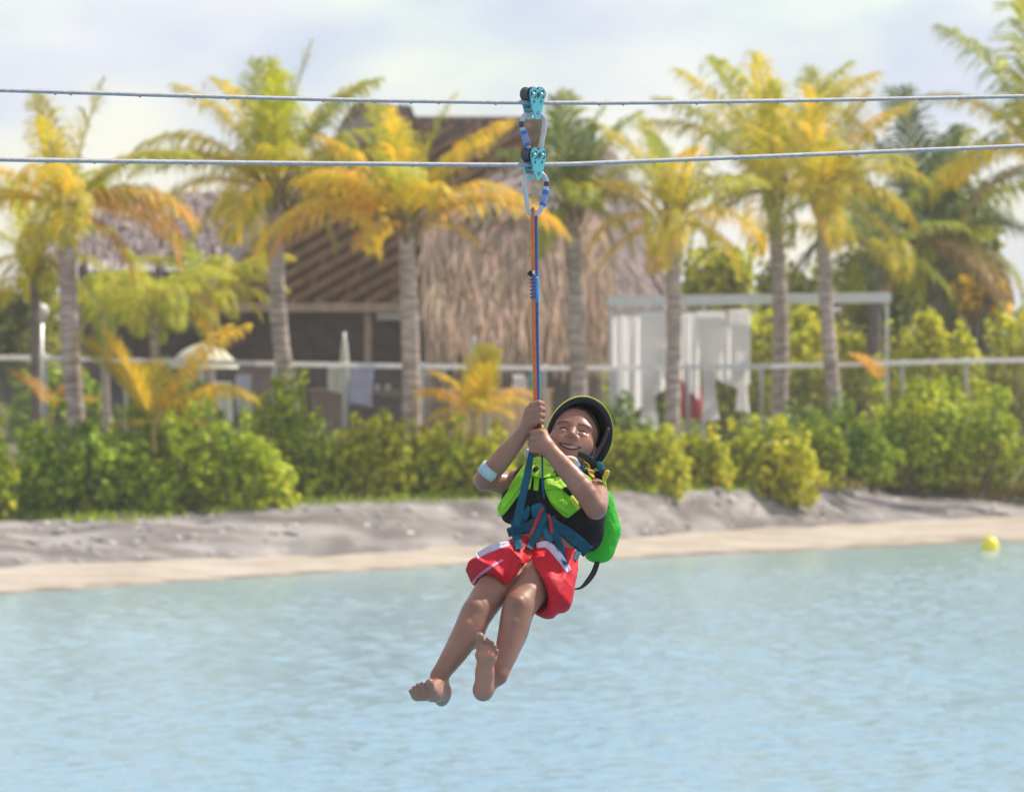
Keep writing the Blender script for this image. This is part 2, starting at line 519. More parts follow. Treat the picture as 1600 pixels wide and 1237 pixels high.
b.inputs['Base Color'].default_value = (0.19, 0.325, 0.39, 1)
b.inputs['Roughness'].default_value = 0.15
b.inputs['IOR'].default_value = 1.33
tcn = N.new('ShaderNodeTexCoord'); mpn = N.new('ShaderNodeMapping'); mpn.inputs['Scale'].default_value = (1.0, 0.55, 1)
n = N.new('ShaderNodeTexNoise'); n.inputs['Scale'].default_value = 14; n.inputs['Detail'].default_value = 3
L.new(tcn.outputs['Object'], mpn.inputs[0]); L.new(mpn.outputs[0], n.inputs['Vector'])
bp = N.new('ShaderNodeBump'); bp.inputs['Strength'].default_value = 0.32; bp.inputs['Distance'].default_value = 0.03
L.new(n.outputs['Fac'], bp.inputs['Height']); L.new(bp.outputs[0], b.inputs['Normal'])
M['water'] = m
at = N.new('ShaderNodeAttribute'); at.attribute_name = 'shallow'      # pale sand bed shows through near the shore
mxw = N.new('ShaderNodeMix'); mxw.data_type = 'RGBA'
mxw.inputs['A'].default_value = (0.15, 0.30, 0.395, 1); mxw.inputs['B'].default_value = (0.345, 0.46, 0.47, 1)
L.new(at.outputs['Fac'], mxw.inputs['Factor']); L.new(mxw.outputs['Result'], b.inputs['Base Color'])
V, Q = water()
wob_ = structure('water', V, Q, M['water'])
off_ = np.interp(V[:, 0] / np.maximum(V[:, 1], 5) * F + 800, cols, dsh) - V[:, 1]
a_ = wob_.data.attributes.new('shallow', 'FLOAT', 'POINT')
a_.data.foreach_set('value', np.exp(-np.maximum(off_, 0) / 20.0).astype(np.float32))

# ------------------------------------------------------------------ palms
def frond_mesh(seed, e0, droop, L=2.2, nl=46, wide=1.22, hang=0.5, name='frond'):
    r = np.random.default_rng(seed); mb = MB()
    n = 22; t = np.linspace(0, 1, n)
    ang = np.radians(e0) - np.radians(droop) * t ** 1.35
    ds = L / (n - 1)
    px = np.concatenate(([0], np.cumsum(np.cos(ang[:-1]) * ds))); pz = np.concatenate(([0], np.cumsum(np.sin(ang[:-1]) * ds)))
    py = 0.10 * L * r.normal() * t ** 2
    pts = np.stack((px, py, pz), 1)
    mb.tube(pts, 0.022 * (1 - t) + 0.004, 5, m=1)
    for s in (-1, 1):
        for k in range(nl):
            tt = 0.14 + 0.86 * (k + r.uniform(-.3, .3)) / nl
            tt = min(max(tt, .1), .995)
            i = tt * (n - 1); i0 = min(int(i), n - 2); f = i - i0
            p = pts[i0] * (1 - f) + pts[i0 + 1] * f
            T = pts[i0 + 1] - pts[i0]; T /= np.linalg.norm(T)
            up = np.array((-T[2], 0, T[0])) 
            ll = 0.27 * L * wide * (sin(pi * min(1, 0.16 + 0.80 * tt))) ** 0.75 * r.uniform(.85, 1.12)
            side = np.array((0, s, 0))
            d = side * (0.85 - .25 * tt) + T * (0.45 + .5 * tt) + up * r.uniform(.05, .35) + r.normal(size=3) * .07
            d /= np.linalg.norm(d)
            w = 0.0145 * L * .5
            wd = np.cross(d, up); wd = wd / (np.linalg.norm(wd) + 1e-9) * w
            q1 = p + d * ll * .45; d2 = d + np.array((0, 0, -hang * r.uniform(.7, 1.4))); d2 /= np.linalg.norm(d2)
            q2 = q1 + d2 * ll * .35
            d3 = d2 + np.array((0, 0, -hang * 1.2)); d3 /= np.linalg.norm(d3)
            q3 = q2 + d3 * ll * .25
            mb.add([p - wd * .5, p + wd * .5, q1 - wd, q1 + wd, q2 - wd * .75, q2 + wd * .75, q3],
                   [(0, 1, 3, 2), (2, 3, 5, 4), (4, 5, 6)], 0)
    me = make_mesh(name, mb.verts(), mb.Fc, [M['fr_green'], M['stalk']], True, mb.M)
    return me

BANK = {}
for e0, dr in ((84, 18), (66, 40), (46, 70), (26, 90), (4, 84), (-22, 58)):
    BANK[e0] = [frond_mesh(100 + e0 * 3 + v, e0, dr * (0.85 + .3 * v), hang=(0.5 if e0 > 70 else .85) + .3 * v) for v in range(2)]
STIFF = {e: [frond_mesh(900 + e, e, dr, hang=.12, nl=80, wide=1.35)] for e, dr in ((74, 14), (58, 32), (30, 50))}

def add_frond(root, top, az, e0, L, colour, bank=BANK, v=None):
    ks = list(bank); k = min(ks, key=lambda q: abs(q - e0))
    me = bank[k][(random.randrange(len(bank[k])) if v is None else v % len(bank[k]))]
    o = bpy.data.objects.new('frond', me)
    COL.objects.link(o); o.parent = root
    o.location = tuple(top - wloc(root))
    s = L / 2.2 * 1.1
    o.scale = (s, s * random.uniform(.9, 1.1), s)
    o.rotation_euler = (radians(random.uniform(-6, 6)), radians(-(e0 - k) * .8), radians(az))
    o.material_slots[0].link = 'OBJECT'
    o.material_slots[0].material = M[colour]
    return o

def trunk_mb(base, top, r0, r1, bend=(0, 0, 0)):
    mid = (base + top) / 2 + np.array(bend)
    c = spline([base - (0, 0, .25), base, mid, top], 60)
    t = np.linspace(0, 1, 60)
    r = r0 + (r1 - r0) * t + (0.35 * r0) * np.exp(-t * 14)
    r = r * (1 + 0.055 * ((np.arange(60) % 3) == 0) + 0.02 * rng.normal(size=60))
    mb = MB(); mb.tube(c, r, 12)
    return mb

def palm(label, base, top, d, r0, r1, fronds, bend=(0, 0, 0), bark='trunk', name='palm_tree', group='palms along the shore', cat='palm tree', boots=True, z0=None):
    """base, top: pixels; fronds: list of (azimuth, elevation, length m, material)"""
    z = zg(base[0], d) if z0 is None else z0
    b = P(base[0], 0, d); b[2] = z
    tp = P(top[0], top[1], d + 0.15)
    root = thing(name, label, cat, b, group)
    part('trunk', trunk_mb(b, tp, r0, r1, bend), M[bark], root, True)
    if boots:
        mb = MB()
        for k in range(9):
            a = k * 2.4; q = tp + np.array((cos(a) * r1 * .9, sin(a) * r1 * .9, -.34 + .03 * k))
            mb.tube([q, q + (cos(a) * .07, sin(a) * .07, .24), q + (cos(a) * .17, sin(a) * .17, .42)], [r1 * .45, r1 * .3, .014], 6)
        part('frond_sheath', mb, M['boot'], root, True)
    for az, e, Lf, c in fronds:
        add_frond(root, tp + np.array((cos(radians(az)), sin(radians(az)), 0)) * 0.04, az, e, Lf, c)
    return root

def ring(n, e, L, cols_, jit=10, seed=0, az0=0):
    r = random.Random(seed); out = []; n = max(3, int(n * .70))
    for k in range(n):
        out.append((az0 + 360 * k / n + r.uniform(-jit, jit) * 1.6, e + r.uniform(-jit, jit), L * r.uniform(.88, 1.1) * (1.18 if e > 70 else 1.08 if e > 55 else 1), r.choice(cols_)))
    return out

Y_, G_, O_, GR, DK, BR, LM = 'fr_yellow', 'fr_gold', 'fr_orange', 'fr_green', 'fr_dark', 'fr_brown', 'fr_lime'
random.seed(3)
palm('palm beside the globe lamp, orange drooping fronds over its leaning grey trunk', (132, 0), (103, 325), 104.0, .150, .125,
     ring(5, 74, 1.45, [Y_, Y_, G_], 8, 1) + ring(7, 44, 1.9, [Y_, GR, G_], 9, 2) + ring(7, 22, 2.0, [Y_, G_, O_], 9, 3)
     + ring(5, -15, 1.5, [O_, BR, Y_], 9, 4) + [(8, 30, 2.0, Y_), (-5, 10, 1.9, O_), (12, 20, 1.9, O_), (15, 46, 2.0, GR), (178, 24, 2, Y_)], (-.06, 0, 0))
palm('palm with a leaning banded trunk in front of the dark beam of the slatted hut', (478, 0), (430, 300), 110.0, .150, .120,
     ring(4, 80, 1.75, [GR, Y_], 6, 5) + ring(6, 62, 2.1, [Y_, GR, LM], 7, 6) + ring(6, 44, 2.1, [Y_, GR], 9, 7) + ring(5, 22, 1.9, [Y_, G_], 9, 8)
     + ring(5, -18, 1.4, [Y_, G_, GR], 9, 9) + [(185, 38, 2.2, Y_), (172, 20, 1.9, G_), (125, 68, 2.25, Y_), (35, 60, 2.2, Y_), (178, 52, 2.2, Y_), (5, 50, 2.1, LM), (-12, 4, 1.9, G_), (10, 24, 1.9, G_), (190, -8, 1.5, Y_)], (-.16, 0, 0))
palm('golden palm with two wide arching orange fronds in front of the slatted roof', (644, 0), (634, 350), 106.0, .155, .130,
     ring(4, 78, 1.6, [LM, Y_, G_], 6, 10) + ring(6, 62, 1.75, [Y_, G_, LM], 9, 11) + ring(6, 42, 1.7, [G_, Y_], 9, 12)
     + ring(3, 8, 1.1, [G_, O_], 7, 13) + [(2, 27, 2.35, G_), (-8, 30, 2.2, O_), (178, 30, 2.3, G_), (186, 26, 2.15, O_), (150, 54, 1.9, O_), (25, 60, 1.8, Y_), (205, 48, 1.7, G_)], (.03, 0, 0))
palm('dark green palm rising behind the straight straps, its trunk against the straw fringe', (908, 0), (892, 320), 112.5, .15, .12,
     ring(4, 76, 1.3, [GR, DK, LM], 8, 14) + ring(8, 52, 1.7, [GR, DK, Y_], 9, 15) + ring(7, 24, 1.5, [GR, DK], 9, 16) + ring(5, -12, 1.2, [DK, GR], 9, 17)
     + [(115, 78, 1.75, GR), (10, 30, 1.7, Y_), (30, 60, 1.9, GR)], (.02, 0, 0))
palm('palm with a curved thin trunk in front of the white curtains, fronds gone golden', (1046, 0), (1050, 345), 112.0, .145, .105,
     ring(4, 76, 1.5, [LM, Y_, GR], 8, 18) + ring(7, 50, 1.6, [Y_, G_, LM], 9, 19) + ring(7, 22, 1.5, [G_, Y_], 9, 20) + ring(6, -14, 1.25, [G_, Y_, O_], 9, 21)
     + [(160, 70, 1.9, Y_), (25, 66, 1.7, GR), (3, -6, 1.4, G_)], (.05, 0, 0))
palm('tallest yellow palm standing behind the fence to the right of the white curtains', (1214, 0), (1208, 300), 121.0, .165, .12,
     ring(5, 80, 2.3, [Y_, LM], 8, 22) + ring(6, 60, 2.2, [Y_, LM], 8, 23) + ring(7, 30, 1.9, [Y_, G_, GR], 9, 24) + ring(6, -8, 1.6, [Y_, G_, GR], 9, 25)
     + [(150, 62, 2.6, Y_), (168, 56, 2.4, LM), (40, 66, 2.5, Y_), (178, 10, 2.0, Y_), (188, 0, 1.9, GR)], (.10, 0, 0))
palm('bright yellow palm whose trunk leans left above the big right-hand hedge', (1316, 0), (1283, 310), 118.8, .150, .105,
     ring(4, 78, 1.55, [LM, Y_, G_], 8, 26) + ring(6, 56, 1.75, [Y_, G_], 8, 27) + ring(6, 28, 1.7, [Y_, LM, GR], 9, 28) + ring(6, -10, 1.35, [GR, Y_, G_], 9, 29)
     + [(45, 68, 2.1, Y_), (30, 52, 1.9, LM), (8, 40, 1.8, Y_), (0, 20, 1.7, G_), (95, 84, 2.1, LM)], (-.05, 0, 0))
palm('big dark green palm with upright spear fronds behind the right end of the fence', (1462, 0), (1446, 380), 134.0, .22, .19,
     ring(4, 78, 2.2, [DK, GR], 8, 30) + ring(8, 56, 2.7, [DK, DK, GR], 8, 31) + ring(9, 32, 2.6, [DK, GR], 9, 32) + ring(9, 2, 2.2, [DK, GR, BR], 9, 33) + ring(8, -24, 1.9, [DK, DK, BR], 9, 34)
     + [(120, 84, 2.8, DK), (172, 74, 2.7, DK), (14, 64, 3.0, DK), (2, 52, 3.0, DK), (185, 48, 2.6, GR)], (.05, 0, 0), 'trunk_dark')
palm('palm at the edge with long pale fronds reaching above the far right hedge', (1640, 0), (1632, 250), 118.0, .16, .13,
     ring(5, 80, 2.3, [GR, Y_], 8, 35) + ring(7, 52, 2.2, [GR, Y_], 8, 36) + ring(8, 20, 2.1, [GR, Y_, G_], 9, 37) + ring(6, -15, 1.7, [G_, BR, GR], 9, 38) + [(150, 72, 2.7, GR)], (.02, 0, 0))
palm('shaded palm between the yellow leaning palm and the big dark palm', (1362, 0), (1366, 400), 131.0, .15, .12,
     ring(5, 66, 2.0, [DK, GR], 8, 39) + ring(7, 34, 1.9, [DK, GR, Y_], 9, 40) + ring(6, 2, 1.7, [DK, GR], 9, 41), (.02, 0, 0), 'trunk_dark')
palm('palm off at the far left edge with a thin brown stem below yellow-green fronds', (58, 0), (54, 400), 105.6, .085, .07,
     ring(4, 66, 1.3, [LM, Y_], 8, 42) + ring(6, 38, 1.3, [Y_, LM], 9, 43) + ring(6, 8, 1.2, [LM, Y_, GR], 9, 44) + ring(4, -16, 1.1, [Y_], 9, 45), (0, 0, 0), 'trunk_dark')

sg = 'small bushy palms behind the fence'
palm('low bushy lime palm on a pale stem, standing just left of the pale parasol', (246, 0), (238, 470), 116.0, .075, .06,
     ring(4, 56, 1.0, [LM, GR], 8, 46) + ring(8, 40, 1.35, [LM, LM, GR], 9, 47) + ring(9, 16, 1.25, [LM, GR, Y_], 9, 48) + ring(7, -14, 1.0, [Y_, LM, GR], 9, 49), (0, 0, 0), group=sg, boots=False)
palm('low bushy palm with bright yellow outer fronds beside the beam post of the slatted hut', (330, 0), (326, 452), 119.0, .075, .06,
     ring(4, 56, 1.0, [LM, GR], 8, 50) + ring(8, 42, 1.3, [LM, GR, Y_], 9, 51) + ring(8, 18, 1.2, [Y_, LM], 9, 52) + ring(6, -12, 1.0, [G_, Y_], 9, 53) + [(8, 44, 1.45, Y_), (-6, 30, 1.3, Y_)], (0, 0, 0), group=sg, boots=False)
palm('dark low palm farthest left behind the fence, mostly hidden by the grey trunk', (170, 0), (160, 480), 121.0, .075, .06,
     ring(6, 50, 1.3, [GR, LM], 8, 54) + ring(8, 22, 1.2, [GR, LM], 9, 55) + ring(6, -10, 1.0, [GR], 9, 56), (0, 0, 0), group=sg, boots=False)

def sapling(label, px, py, d, fronds, zoff=0.0):
    z = zg(px, d); b = P(px, 0, d); b[2] = z
    root = thing('young_palm', label, 'young palm', b, 'young yellow palms among the bushes')
    tp = P(px, py, d)
    part('stem', MB().tube(spline([b - (0, 0, .05), (b + tp) / 2 + (.01, 0, 0), tp], 8), np.linspace(.055, .035, 8), 8), M['stalk'], root, True)
    for fr in fronds:
        az, e, Lf, c = fr[:4]
        add_frond(root, tp, az, e, Lf, c, STIFF if (len(fr) < 5 or fr[4]) and e > 20 else BANK)
sapling('young palm with three stiff yellow fronds rising out of the left front bushes', 240, 668, 103.6,
        [(160, 64, 1.55, Y_, 1), (172, 60, 1.4, LM, 1), (186, 66, 1.45, G_, 1), (2, 60, 1.9, G_, 0), (14, 66, 1.75, G_, 0), (-12, 48, 1.6, G_, 0), (25, 46, 1.7, Y_, 0), (-25, 26, 1.2, G_, 0), (80, 60, 1.2, Y_, 1), (200, 30, .8, Y_, 0)])
sapling('small golden young palm in front of the tan plank counter', 742, 650, 105.6,
        [(172, 50, .95, G_, 0), (160, 62, .9, G_, 0), (190, 30, .8, G_, 0), (80, 80, 1.0, Y_, 1), (40, 74, .95, Y_, 1), (10, 52, .95, O_, 0), (-10, 40, .9, G_, 0), (200, 8, .7, G_, 0), (-40, 30, .75, G_, 0), (-90, 40, .7, Y_, 0), (185, 46, .95, O_, 0), (-60, 66, .8, G_, 1)])
sapling('young palm with one rounded orange leaf at the far left edge of the fence', 80, 640, 105.0,
        [(20, 58, .75, O_), (30, 30, .7, O_), (-20, 30, .65, G_), (150, 58, .7, O_), (-60, 30, .6, O_)])
sapling('young palm of a single bright orange frond standing up from the right hedge', 1378, 600, 119.5,
        [(142, 58, .66, O_), (150, 58, .62, G_), (128, 58, .6, O_)])

# ------------------------------------------------------------------ bushes and trees
def leaf_cloud(mb, lobes, n, size, seed, aspect=.78, droop=0.0, shell=.55):
    r = np.random.default_rng(seed)
    vol = np.array([l[1][0] * l[1][1] * l[1][2] for l in lobes]) ** (2 / 3.); vol /= vol.sum()
    hexa = np.array([(-.5, 0, 0), (-.22, .42, .05), (.22, .40, .05), (.5, 0, -.06), (.22, -.40, .05), (-.22, -.42, .05)])
    Vs = []; 
    idx = r.choice(len(lobes), n, p=vol)
    for i in idx:
        c, s = lobes[i]
        u = r.normal(size=3); u /= np.linalg.norm(u)
        rad = shell + (1.06 - shell) * r.random() ** .6
        p = np.array(c) + u * np.array(s) * rad
        nrm = u * .8 + r.normal(size=3) * .55 + (0, 0, .45); nrm /= np.linalg.norm(nrm)
        a = r.normal(size=3); a[2] -= droop; a -= nrm * (a @ nrm); a /= np.linalg.norm(a)
        bb = np.cross(nrm, a)
        R = np.stack((a, bb, nrm), 1); k = size * r.uniform(.55, 1.55)
        Vs.append((hexa * (k, k * aspect, k)) @ R.T + p)
    V = np.concatenate(Vs); m = np.arange(n)[:, None] * 6
    Q = [(b, b + 1, b + 2, b + 3) for b in range(0, n * 6, 6)] + [(b, b + 3, b + 4, b + 5) for b in range(0, n * 6, 6)]
    mb.add(V, Q)

def bush(label, px, top, bottom, hw, d, material, n, size=.105, seed=0, depth=None, lobes_n=9, name='seagrape_bush', cat='bush', group='bushes along the top of the bank', z0=None):
    r = np.random.default_rng(seed + 50)
    zb_ = CAMH - (bottom - HZ) / F * d; zt = CAMH - (top - HZ) / F * d
    W = hw / F * d; H = zt - zb_; D = depth or W * .8
    c0 = P(px, 0, d); gz = zg(px, d) if z0 is None else z0
    base = np.array((c0[0], d, gz))
    root = thing(name, label, cat, base, group)
    lobes = []
    for k in range(lobes_n):
        u = -1 + 2 * (k + .5) / lobes_n + r.uniform(-.08, .08)
        hh = H * (0.62 + .34 * cos(u * 1.25) ** 1.0 + r.uniform(-.12, .06)) * (1 if abs(u) < .8 else .85)
        s = (W * r.uniform(.24, .36), D * r.uniform(.35, .6), hh * .58)
        lobes.append(((c0[0] + u * W * .78, d + r.uniform(-.35, .35) * D, zb_ + hh * .44), s))
        if r.random() < .75:
            k2 = r.uniform(.14, .22)
            lobes.append(((c0[0] + u * W * .85 + r.normal() * .1 * W, d - D * r.uniform(.1, .5), zb_ + hh * r.uniform(.35, .95)), (W * k2, D * k2 * 1.4, H * k2)))
    for k in range(10):        # loose shoots that break the outline
        u = r.uniform(-1, 1); h = H * (0.80 + .28 * cos(u * 1.25)) * r.uniform(.8, 1.1)
        lobes.append(((c0[0] + u * W * 1.02, d - D * r.uniform(-.3, .6), zb_ + h * (.92 if abs(u) < .75 else r.uniform(.25, .7))), (W * r.uniform(.06, .12), D * .14, H * r.uniform(.07, .17))))
    mb = MB(); leaf_cloud(mb, lobes, n, size, seed)
    part('foliage', mb, M[material], root)
    ms = MB()
    for c, s in lobes:
        c = np.array(c); g = np.array((base[0] + (c[0] - base[0]) * .75, base[1] + (c[1] - base[1]) * .6, gz - .08))
        ms.tube(spline([g, (g + c) / 2 + r.normal(size=3) * .05, c + (0, 0, s[2] * .5)], 6), np.linspace(.02, .007, 6), 5)
    part('stem', ms, M['twig'], root)
    return root

bush('dense dark green bush at the left edge below the tall leaning palm', 128, 640, 812, 140, 103.4, 'bush_deep', 3600, seed=1)
bush('broad glossy bush with pale flecks below the three stiff yellow fronds', 350, 655, 828, 122, 102.6, 'bush', 3800, seed=2)
bush('tall airy bush climbing the fence in front of the leaning banded palm', 440, 578, 770, 58, 105.3, 'bush', 1500, .095, seed=3, lobes_n=6)
bush('yellow-green bush at the foot of the golden palm, left of its trunk', 585, 650, 778, 70, 104.9, 'bush_yellow', 2000, seed=4)
bush('yellow-green bush right of the golden palm, below the small golden young palm', 722, 668, 778, 92, 105.2, 'bush_yellow', 2500, seed=5)
bush('low bush behind the rider below the tan counter', 850, 690, 775, 70, 107.0, 'bush', 1600, seed=6)
bush('small lime bush just right of the helmet, under the curtains', 1005, 668, 768, 78, 108.9, 'bush_yellow', 2200, seed=7)
bush('rounded lime bush spilling down the bank right of centre', 1185, 662, 782, 102, 112.2, 'bush_yellow', 3400, seed=8)
bush('dark bush in the dip between the spilling lime bush and the big hedge', 1325, 640, 748, 76, 118.0, 'bush_deep', 2000, seed=9)
bush('biggest bush at the right end, bright on top and dark below', 1470, 602, 752, 140, 119.6, 'bush', 4600, seed=10)
bush('dull green bush behind the fence posts at left, left of the pale parasol', 265, 575, 720, 85, 109.5, 'bush_blue', 1500, seed=11)
bush('low bush behind the fence between banded palm and golden palm', 500, 672, 770, 55, 107.2, 'bush_blue', 1000, seed=12)
bush('cool green bush behind the helmet at the post of the white curtains', 972, 630, 740, 52, 113.0, 'bush_blue', 1100, seed=13)
bush('cool green bush behind the fence below the tallest yellow palm', 1232, 640, 735, 105, 119.2, 'bush_blue', 1900, seed=14)
bush('lime hedge plant behind the fence under the big dark palm', 1450, 498, 640, 95, 127.0, 'bush_yellow', 1700, .13, seed=15, group='bushes behind the fence')
bush('lime hedge plant behind the fence at the right edge', 1590, 500, 660, 70, 128.0, 'bush_yellow', 1300, .13, seed=16, group='bushes behind the fence')
bush('green bush filling the gap between the dark left-edge bush and the broad glossy one', 236, 656, 800, 66, 103.9, 'bush', 1800, seed=21)
bush('small yellow-green bush right against the golden palm trunk', 655, 676, 774, 46, 105.5, 'bush_yellow', 1000, seed=22)
bush('green bush under the leaning banded palm, behind the airy climbing one', 470, 668, 786, 54, 104.6, 'bush', 1300, seed=23)
bush('lime bush between the helmet-side bush and the spilling lime bush', 1090, 676, 772, 58, 110.6, 'bush_yellow', 1500, seed=24)
bush('green bush filling the gap right of the spilling lime bush', 1268, 662, 760, 56, 115.6, 'bush', 1300, seed=25)
bush('green bush at the left foot of the biggest hedge bush', 1392, 632, 752, 66, 118.9, 'bush', 1600, seed=26)
bush('dark green bush beyond the left edge', -40, 650, 815, 70, 102.6, 'bush', 1500, seed=17)
bush('dark green bush beyond the right edge', 1680, 640, 770, 90, 119.8, 'bush_deep', 1800, seed=18)

def tree(label, px, base_d, crown_top, crown_bot, hw, material, n, size, seed, name='broadleaf_tree', z0=.92):
    r = np.random.default_rng(seed + 400); d = base_d
    zt = CAMH - (crown_top - HZ) / F * d; zb_ = CAMH - (crown_bot - HZ) / F * d
    W = hw / F * d; c0 = P(px, 0, d)
    root = thing(name, label, 'tree', (c0[0], d, z0), 'trees behind the pavilion')
    lobes = []; cs = []
    for k in range(26):
        u = r.normal(size=3); u /= np.linalg.norm(u); q = r.uniform(.25, .85)
        c = np.array((c0[0] + u[0] * W * q, d + u[1] * W * q * .8, (zt + zb_) / 2 + u[2] * (zt - zb_) * .5 * q))
        s = W * r.uniform(.2, .42); lobes.append((c, (s, s, max(s * .8, (zt - zb_) * .2)))); cs.append(c)
    mb = MB(); leaf_cloud(mb, lobes, n, size, seed, shell=.3)
    part('crown', mb, M[material], root)
    ms = MB(); fork = np.array((c0[0], d, z0 + (zb_ - z0) * .6))
    ms.tube(spline([(c0[0], d, z0 - .2), (c0[0] + .05, d, (z0 + fork[2]) / 2), fork], 8), np.linspace(.16, .10, 8), 8)
    for c in cs:
        ms.tube(spline([fork, (fork + c) / 2 + r.normal(size=3) * .1, c], 6), np.linspace(.07, .012, 6), 5)
    part('trunk', ms, M['trunk_dark'], root, True)
tree('yellow-green tree behind the flat white beam, left of the tallest palm', 1120, 150, 370, 560, 75, 'fr_lime', 1500, .2, 1)
tree('olive tree behind the white beam between the two yellow palms', 1255, 152, 375, 590, 70, 'tree_leaf', 1400, .2, 2)
tree('olive tree behind the right end of the white beam', 1375, 148, 330, 560, 75, 'tree_leaf', 1900, .2, 3)
tree('golden-leaved tree at the right edge under the pale fronds', 1530, 142, 400, 520, 55, 'fr_gold', 700, .16, 4)
tree('dark olive tree behind the big dark palm', 1500, 156, 240, 540, 110, 'tree_leaf', 2800, .2, 5)
tree('lime tree behind the fence under the white beam', 1240, 140, 480, 640, 120, 'fr_lime', 1900, .17, 6)
tree('dull olive tree far behind the left straw roof edge', 20, 150, 420, 620, 90, 'tree_leaf', 1500, .2, 7)
tree('olive tree beyond the right edge of the view', 1700, 150, 260, 560, 120, 'tree_leaf', 1800, .2, 8)
tree('shaded tree seen through the gap below the straw fringe', 905, 146, 470, 650, 70, 'fr_lime', 1000, .17, 9)

# far belt of scrub beyond the huts: reads as one mass
mb = MB(); r9 = np.random.default_rng(77); lobes = []
for k in range(90):
    x = -26 + 52 * k / 89 + r9.normal() * .4; d = 160 + r9.uniform(-5, 5); h = r9.uniform(2.2, 3.8)
    lobes.append(((x, d, .9 + h * .45), (r9.uniform(.8, 1.5), 1.2, h * .55)))
leaf_cloud(mb, lobes, 15000, .25, 78, shell=.5)
me = make_mesh('scrub_belt', mb.verts(), mb.Fc, M['tree_leaf'])
tag(link('scrub_belt', me), 'belt of olive scrub far behind the huts', 'scrub', kind='stuff')

for i, (px, tp_, hw_, d_, mt) in enumerate(((1150, 520, 60, 134, 'bush_yellow'), (1250, 505, 70, 136, 'fr_lime'), (1345, 510, 60, 134, 'bush_yellow'), (1010, 540, 50, 136, 'bush'), (90, 560, 80, 128, 'bush_deep'))):
    bush(('lime shrub behind the tied curtains of the cabana', 'lime shrub between the two trunks under the white beam', 'lime shrub inside the right end of the white frame', 'green shrub in the shade behind the left curtains', 'dark shrub behind the globe lamp and the grey trunk')[i],
         px, tp_, 690, hw_, d_, mt, 1100, .15, seed=60 + i, name='shrub', cat='shrub', group='shrubs around the cabana', z0=.92)
# ------------------------------------------------------------------ huts
def straw(mb, a, b, n, wid, seed, lift=.05, curl=.08, lenr=(.45, .9)):
    """shaggy straw bundles on the roof quad a (eave left, eave right) -> b (ridge left, ridge right)"""
    r = np.random.default_rng(seed)
    a0, a1 = map(np.asarray, a); b0, b1 = map(np.asarray, b)
    up = (b0 + b1) / 2 - (a0 + a1) / 2
    nrm = np.cross(a1 - a0, up); nrm /= np.linalg.norm(nrm)
    if nrm[1] > 0: nrm = -nrm
    for k in range(n):
        u = r.random(); v = r.random() ** .9
        e = a0 + (a1 - a0) * u; t = b0 + (b1 - b0) * u
        s = t - e; Ls = np.linalg.norm(s); s = s / Ls
        p = e + (t - e) * v
        ln = r.uniform(*lenr)
        side = (a1 - a0) / np.linalg.norm(a1 - a0)
        w = wid * r.uniform(.5, 1.4)
        dn = -s + r.normal(size=3) * .09; dn /= np.linalg.norm(dn)
        q0 = p + nrm * lift * r.uniform(.2, 1); q1 = p + dn * ln * .55 + nrm * (lift * r.uniform(.6, 2)); q2 = p + dn * ln + nrm * lift * r.uniform(0, 2.2) + (0, 0, -curl * r.random())
        mb.add([q0 - side * w, q0 + side * w, q1 + side * w * .9, q1 - side * w * .9, q2 + side * w * .25, q2 - side * w * .25], [(0, 1, 2, 3), (3, 2, 4, 5)])

# --- slatted pavilion
d0, d1 = 131.0, 137.0
hb = P(560, 0, 134); hb[2] = .92
hut = thing('slatted_pavilion', 'open pavilion with bare diagonal rafters and a dark interior behind the golden palm', 'pavilion', hb)
def RP(px, py):
    """point of the pavilion's roof plane (sloping back) seen at a pixel"""
    t = (475.0 - py) / (475.0 - 185.0)
    return P(px, py, 137.0 - 5.4 * t)
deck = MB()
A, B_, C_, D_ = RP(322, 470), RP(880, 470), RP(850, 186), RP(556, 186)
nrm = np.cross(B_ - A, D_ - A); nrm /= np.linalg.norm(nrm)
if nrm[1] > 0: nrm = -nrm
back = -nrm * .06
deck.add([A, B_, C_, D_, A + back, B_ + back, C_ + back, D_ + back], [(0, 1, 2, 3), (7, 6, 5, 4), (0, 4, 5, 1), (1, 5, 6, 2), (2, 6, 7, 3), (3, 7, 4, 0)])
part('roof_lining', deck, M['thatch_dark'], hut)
def clip_line(p0, dirv, poly):
    ts = []
    for i in range(4):
        a = np.array(poly[i]); b = np.array(poly[(i + 1) % 4]); e = b - a
        den = dirv[0] * e[1] - dirv[1] * e[0]
        if abs(den) < 1e-9: continue
        w = a - p0; t = (w[0] * e[1] - w[1] * e[0]) / den; u = (w[0] * dirv[1] - w[1] * dirv[0]) / den
        if 0 <= u <= 1: ts.append(t)
    return (min(ts), max(ts)) if len(ts) >= 2 else None
poly = [(326, 468), (876, 468), (848, 190), (560, 190)]
for k in range(-12, 24):
    p0 = np.array((330 + k * 40.0, 470.0)); dv = np.array((1.0, -0.56))
    c = clip_line(p0, dv, poly)
    if c is None or c[1] - c[0] < 25: continue
    a = RP(*(p0 + dv * (c[0] + 1))); b = RP(*(p0 + dv * (c[1] - 1)))
    off = nrm * .045
    part('rafter', MB().beam(a + off, b + off, .105, .10, up=nrm), M['rafter'], hut)
for k in range(9):          # battens across the rafters
    p0 = np.array((350 + k * 62.0, 470.0)); dv = np.array((0.50, -1.0))
    c = clip_line(p0, dv, poly)
    if c is None or c[1] - c[0] < 25: continue
    a = RP(*(p0 + dv * (c[0] + 1))); b = RP(*(p0 + dv * (c[1] - 1)))
    part('batten', MB().beam(a + nrm * .012, b + nrm * .012, .06, .03, up=nrm), M['rafter'], hut)
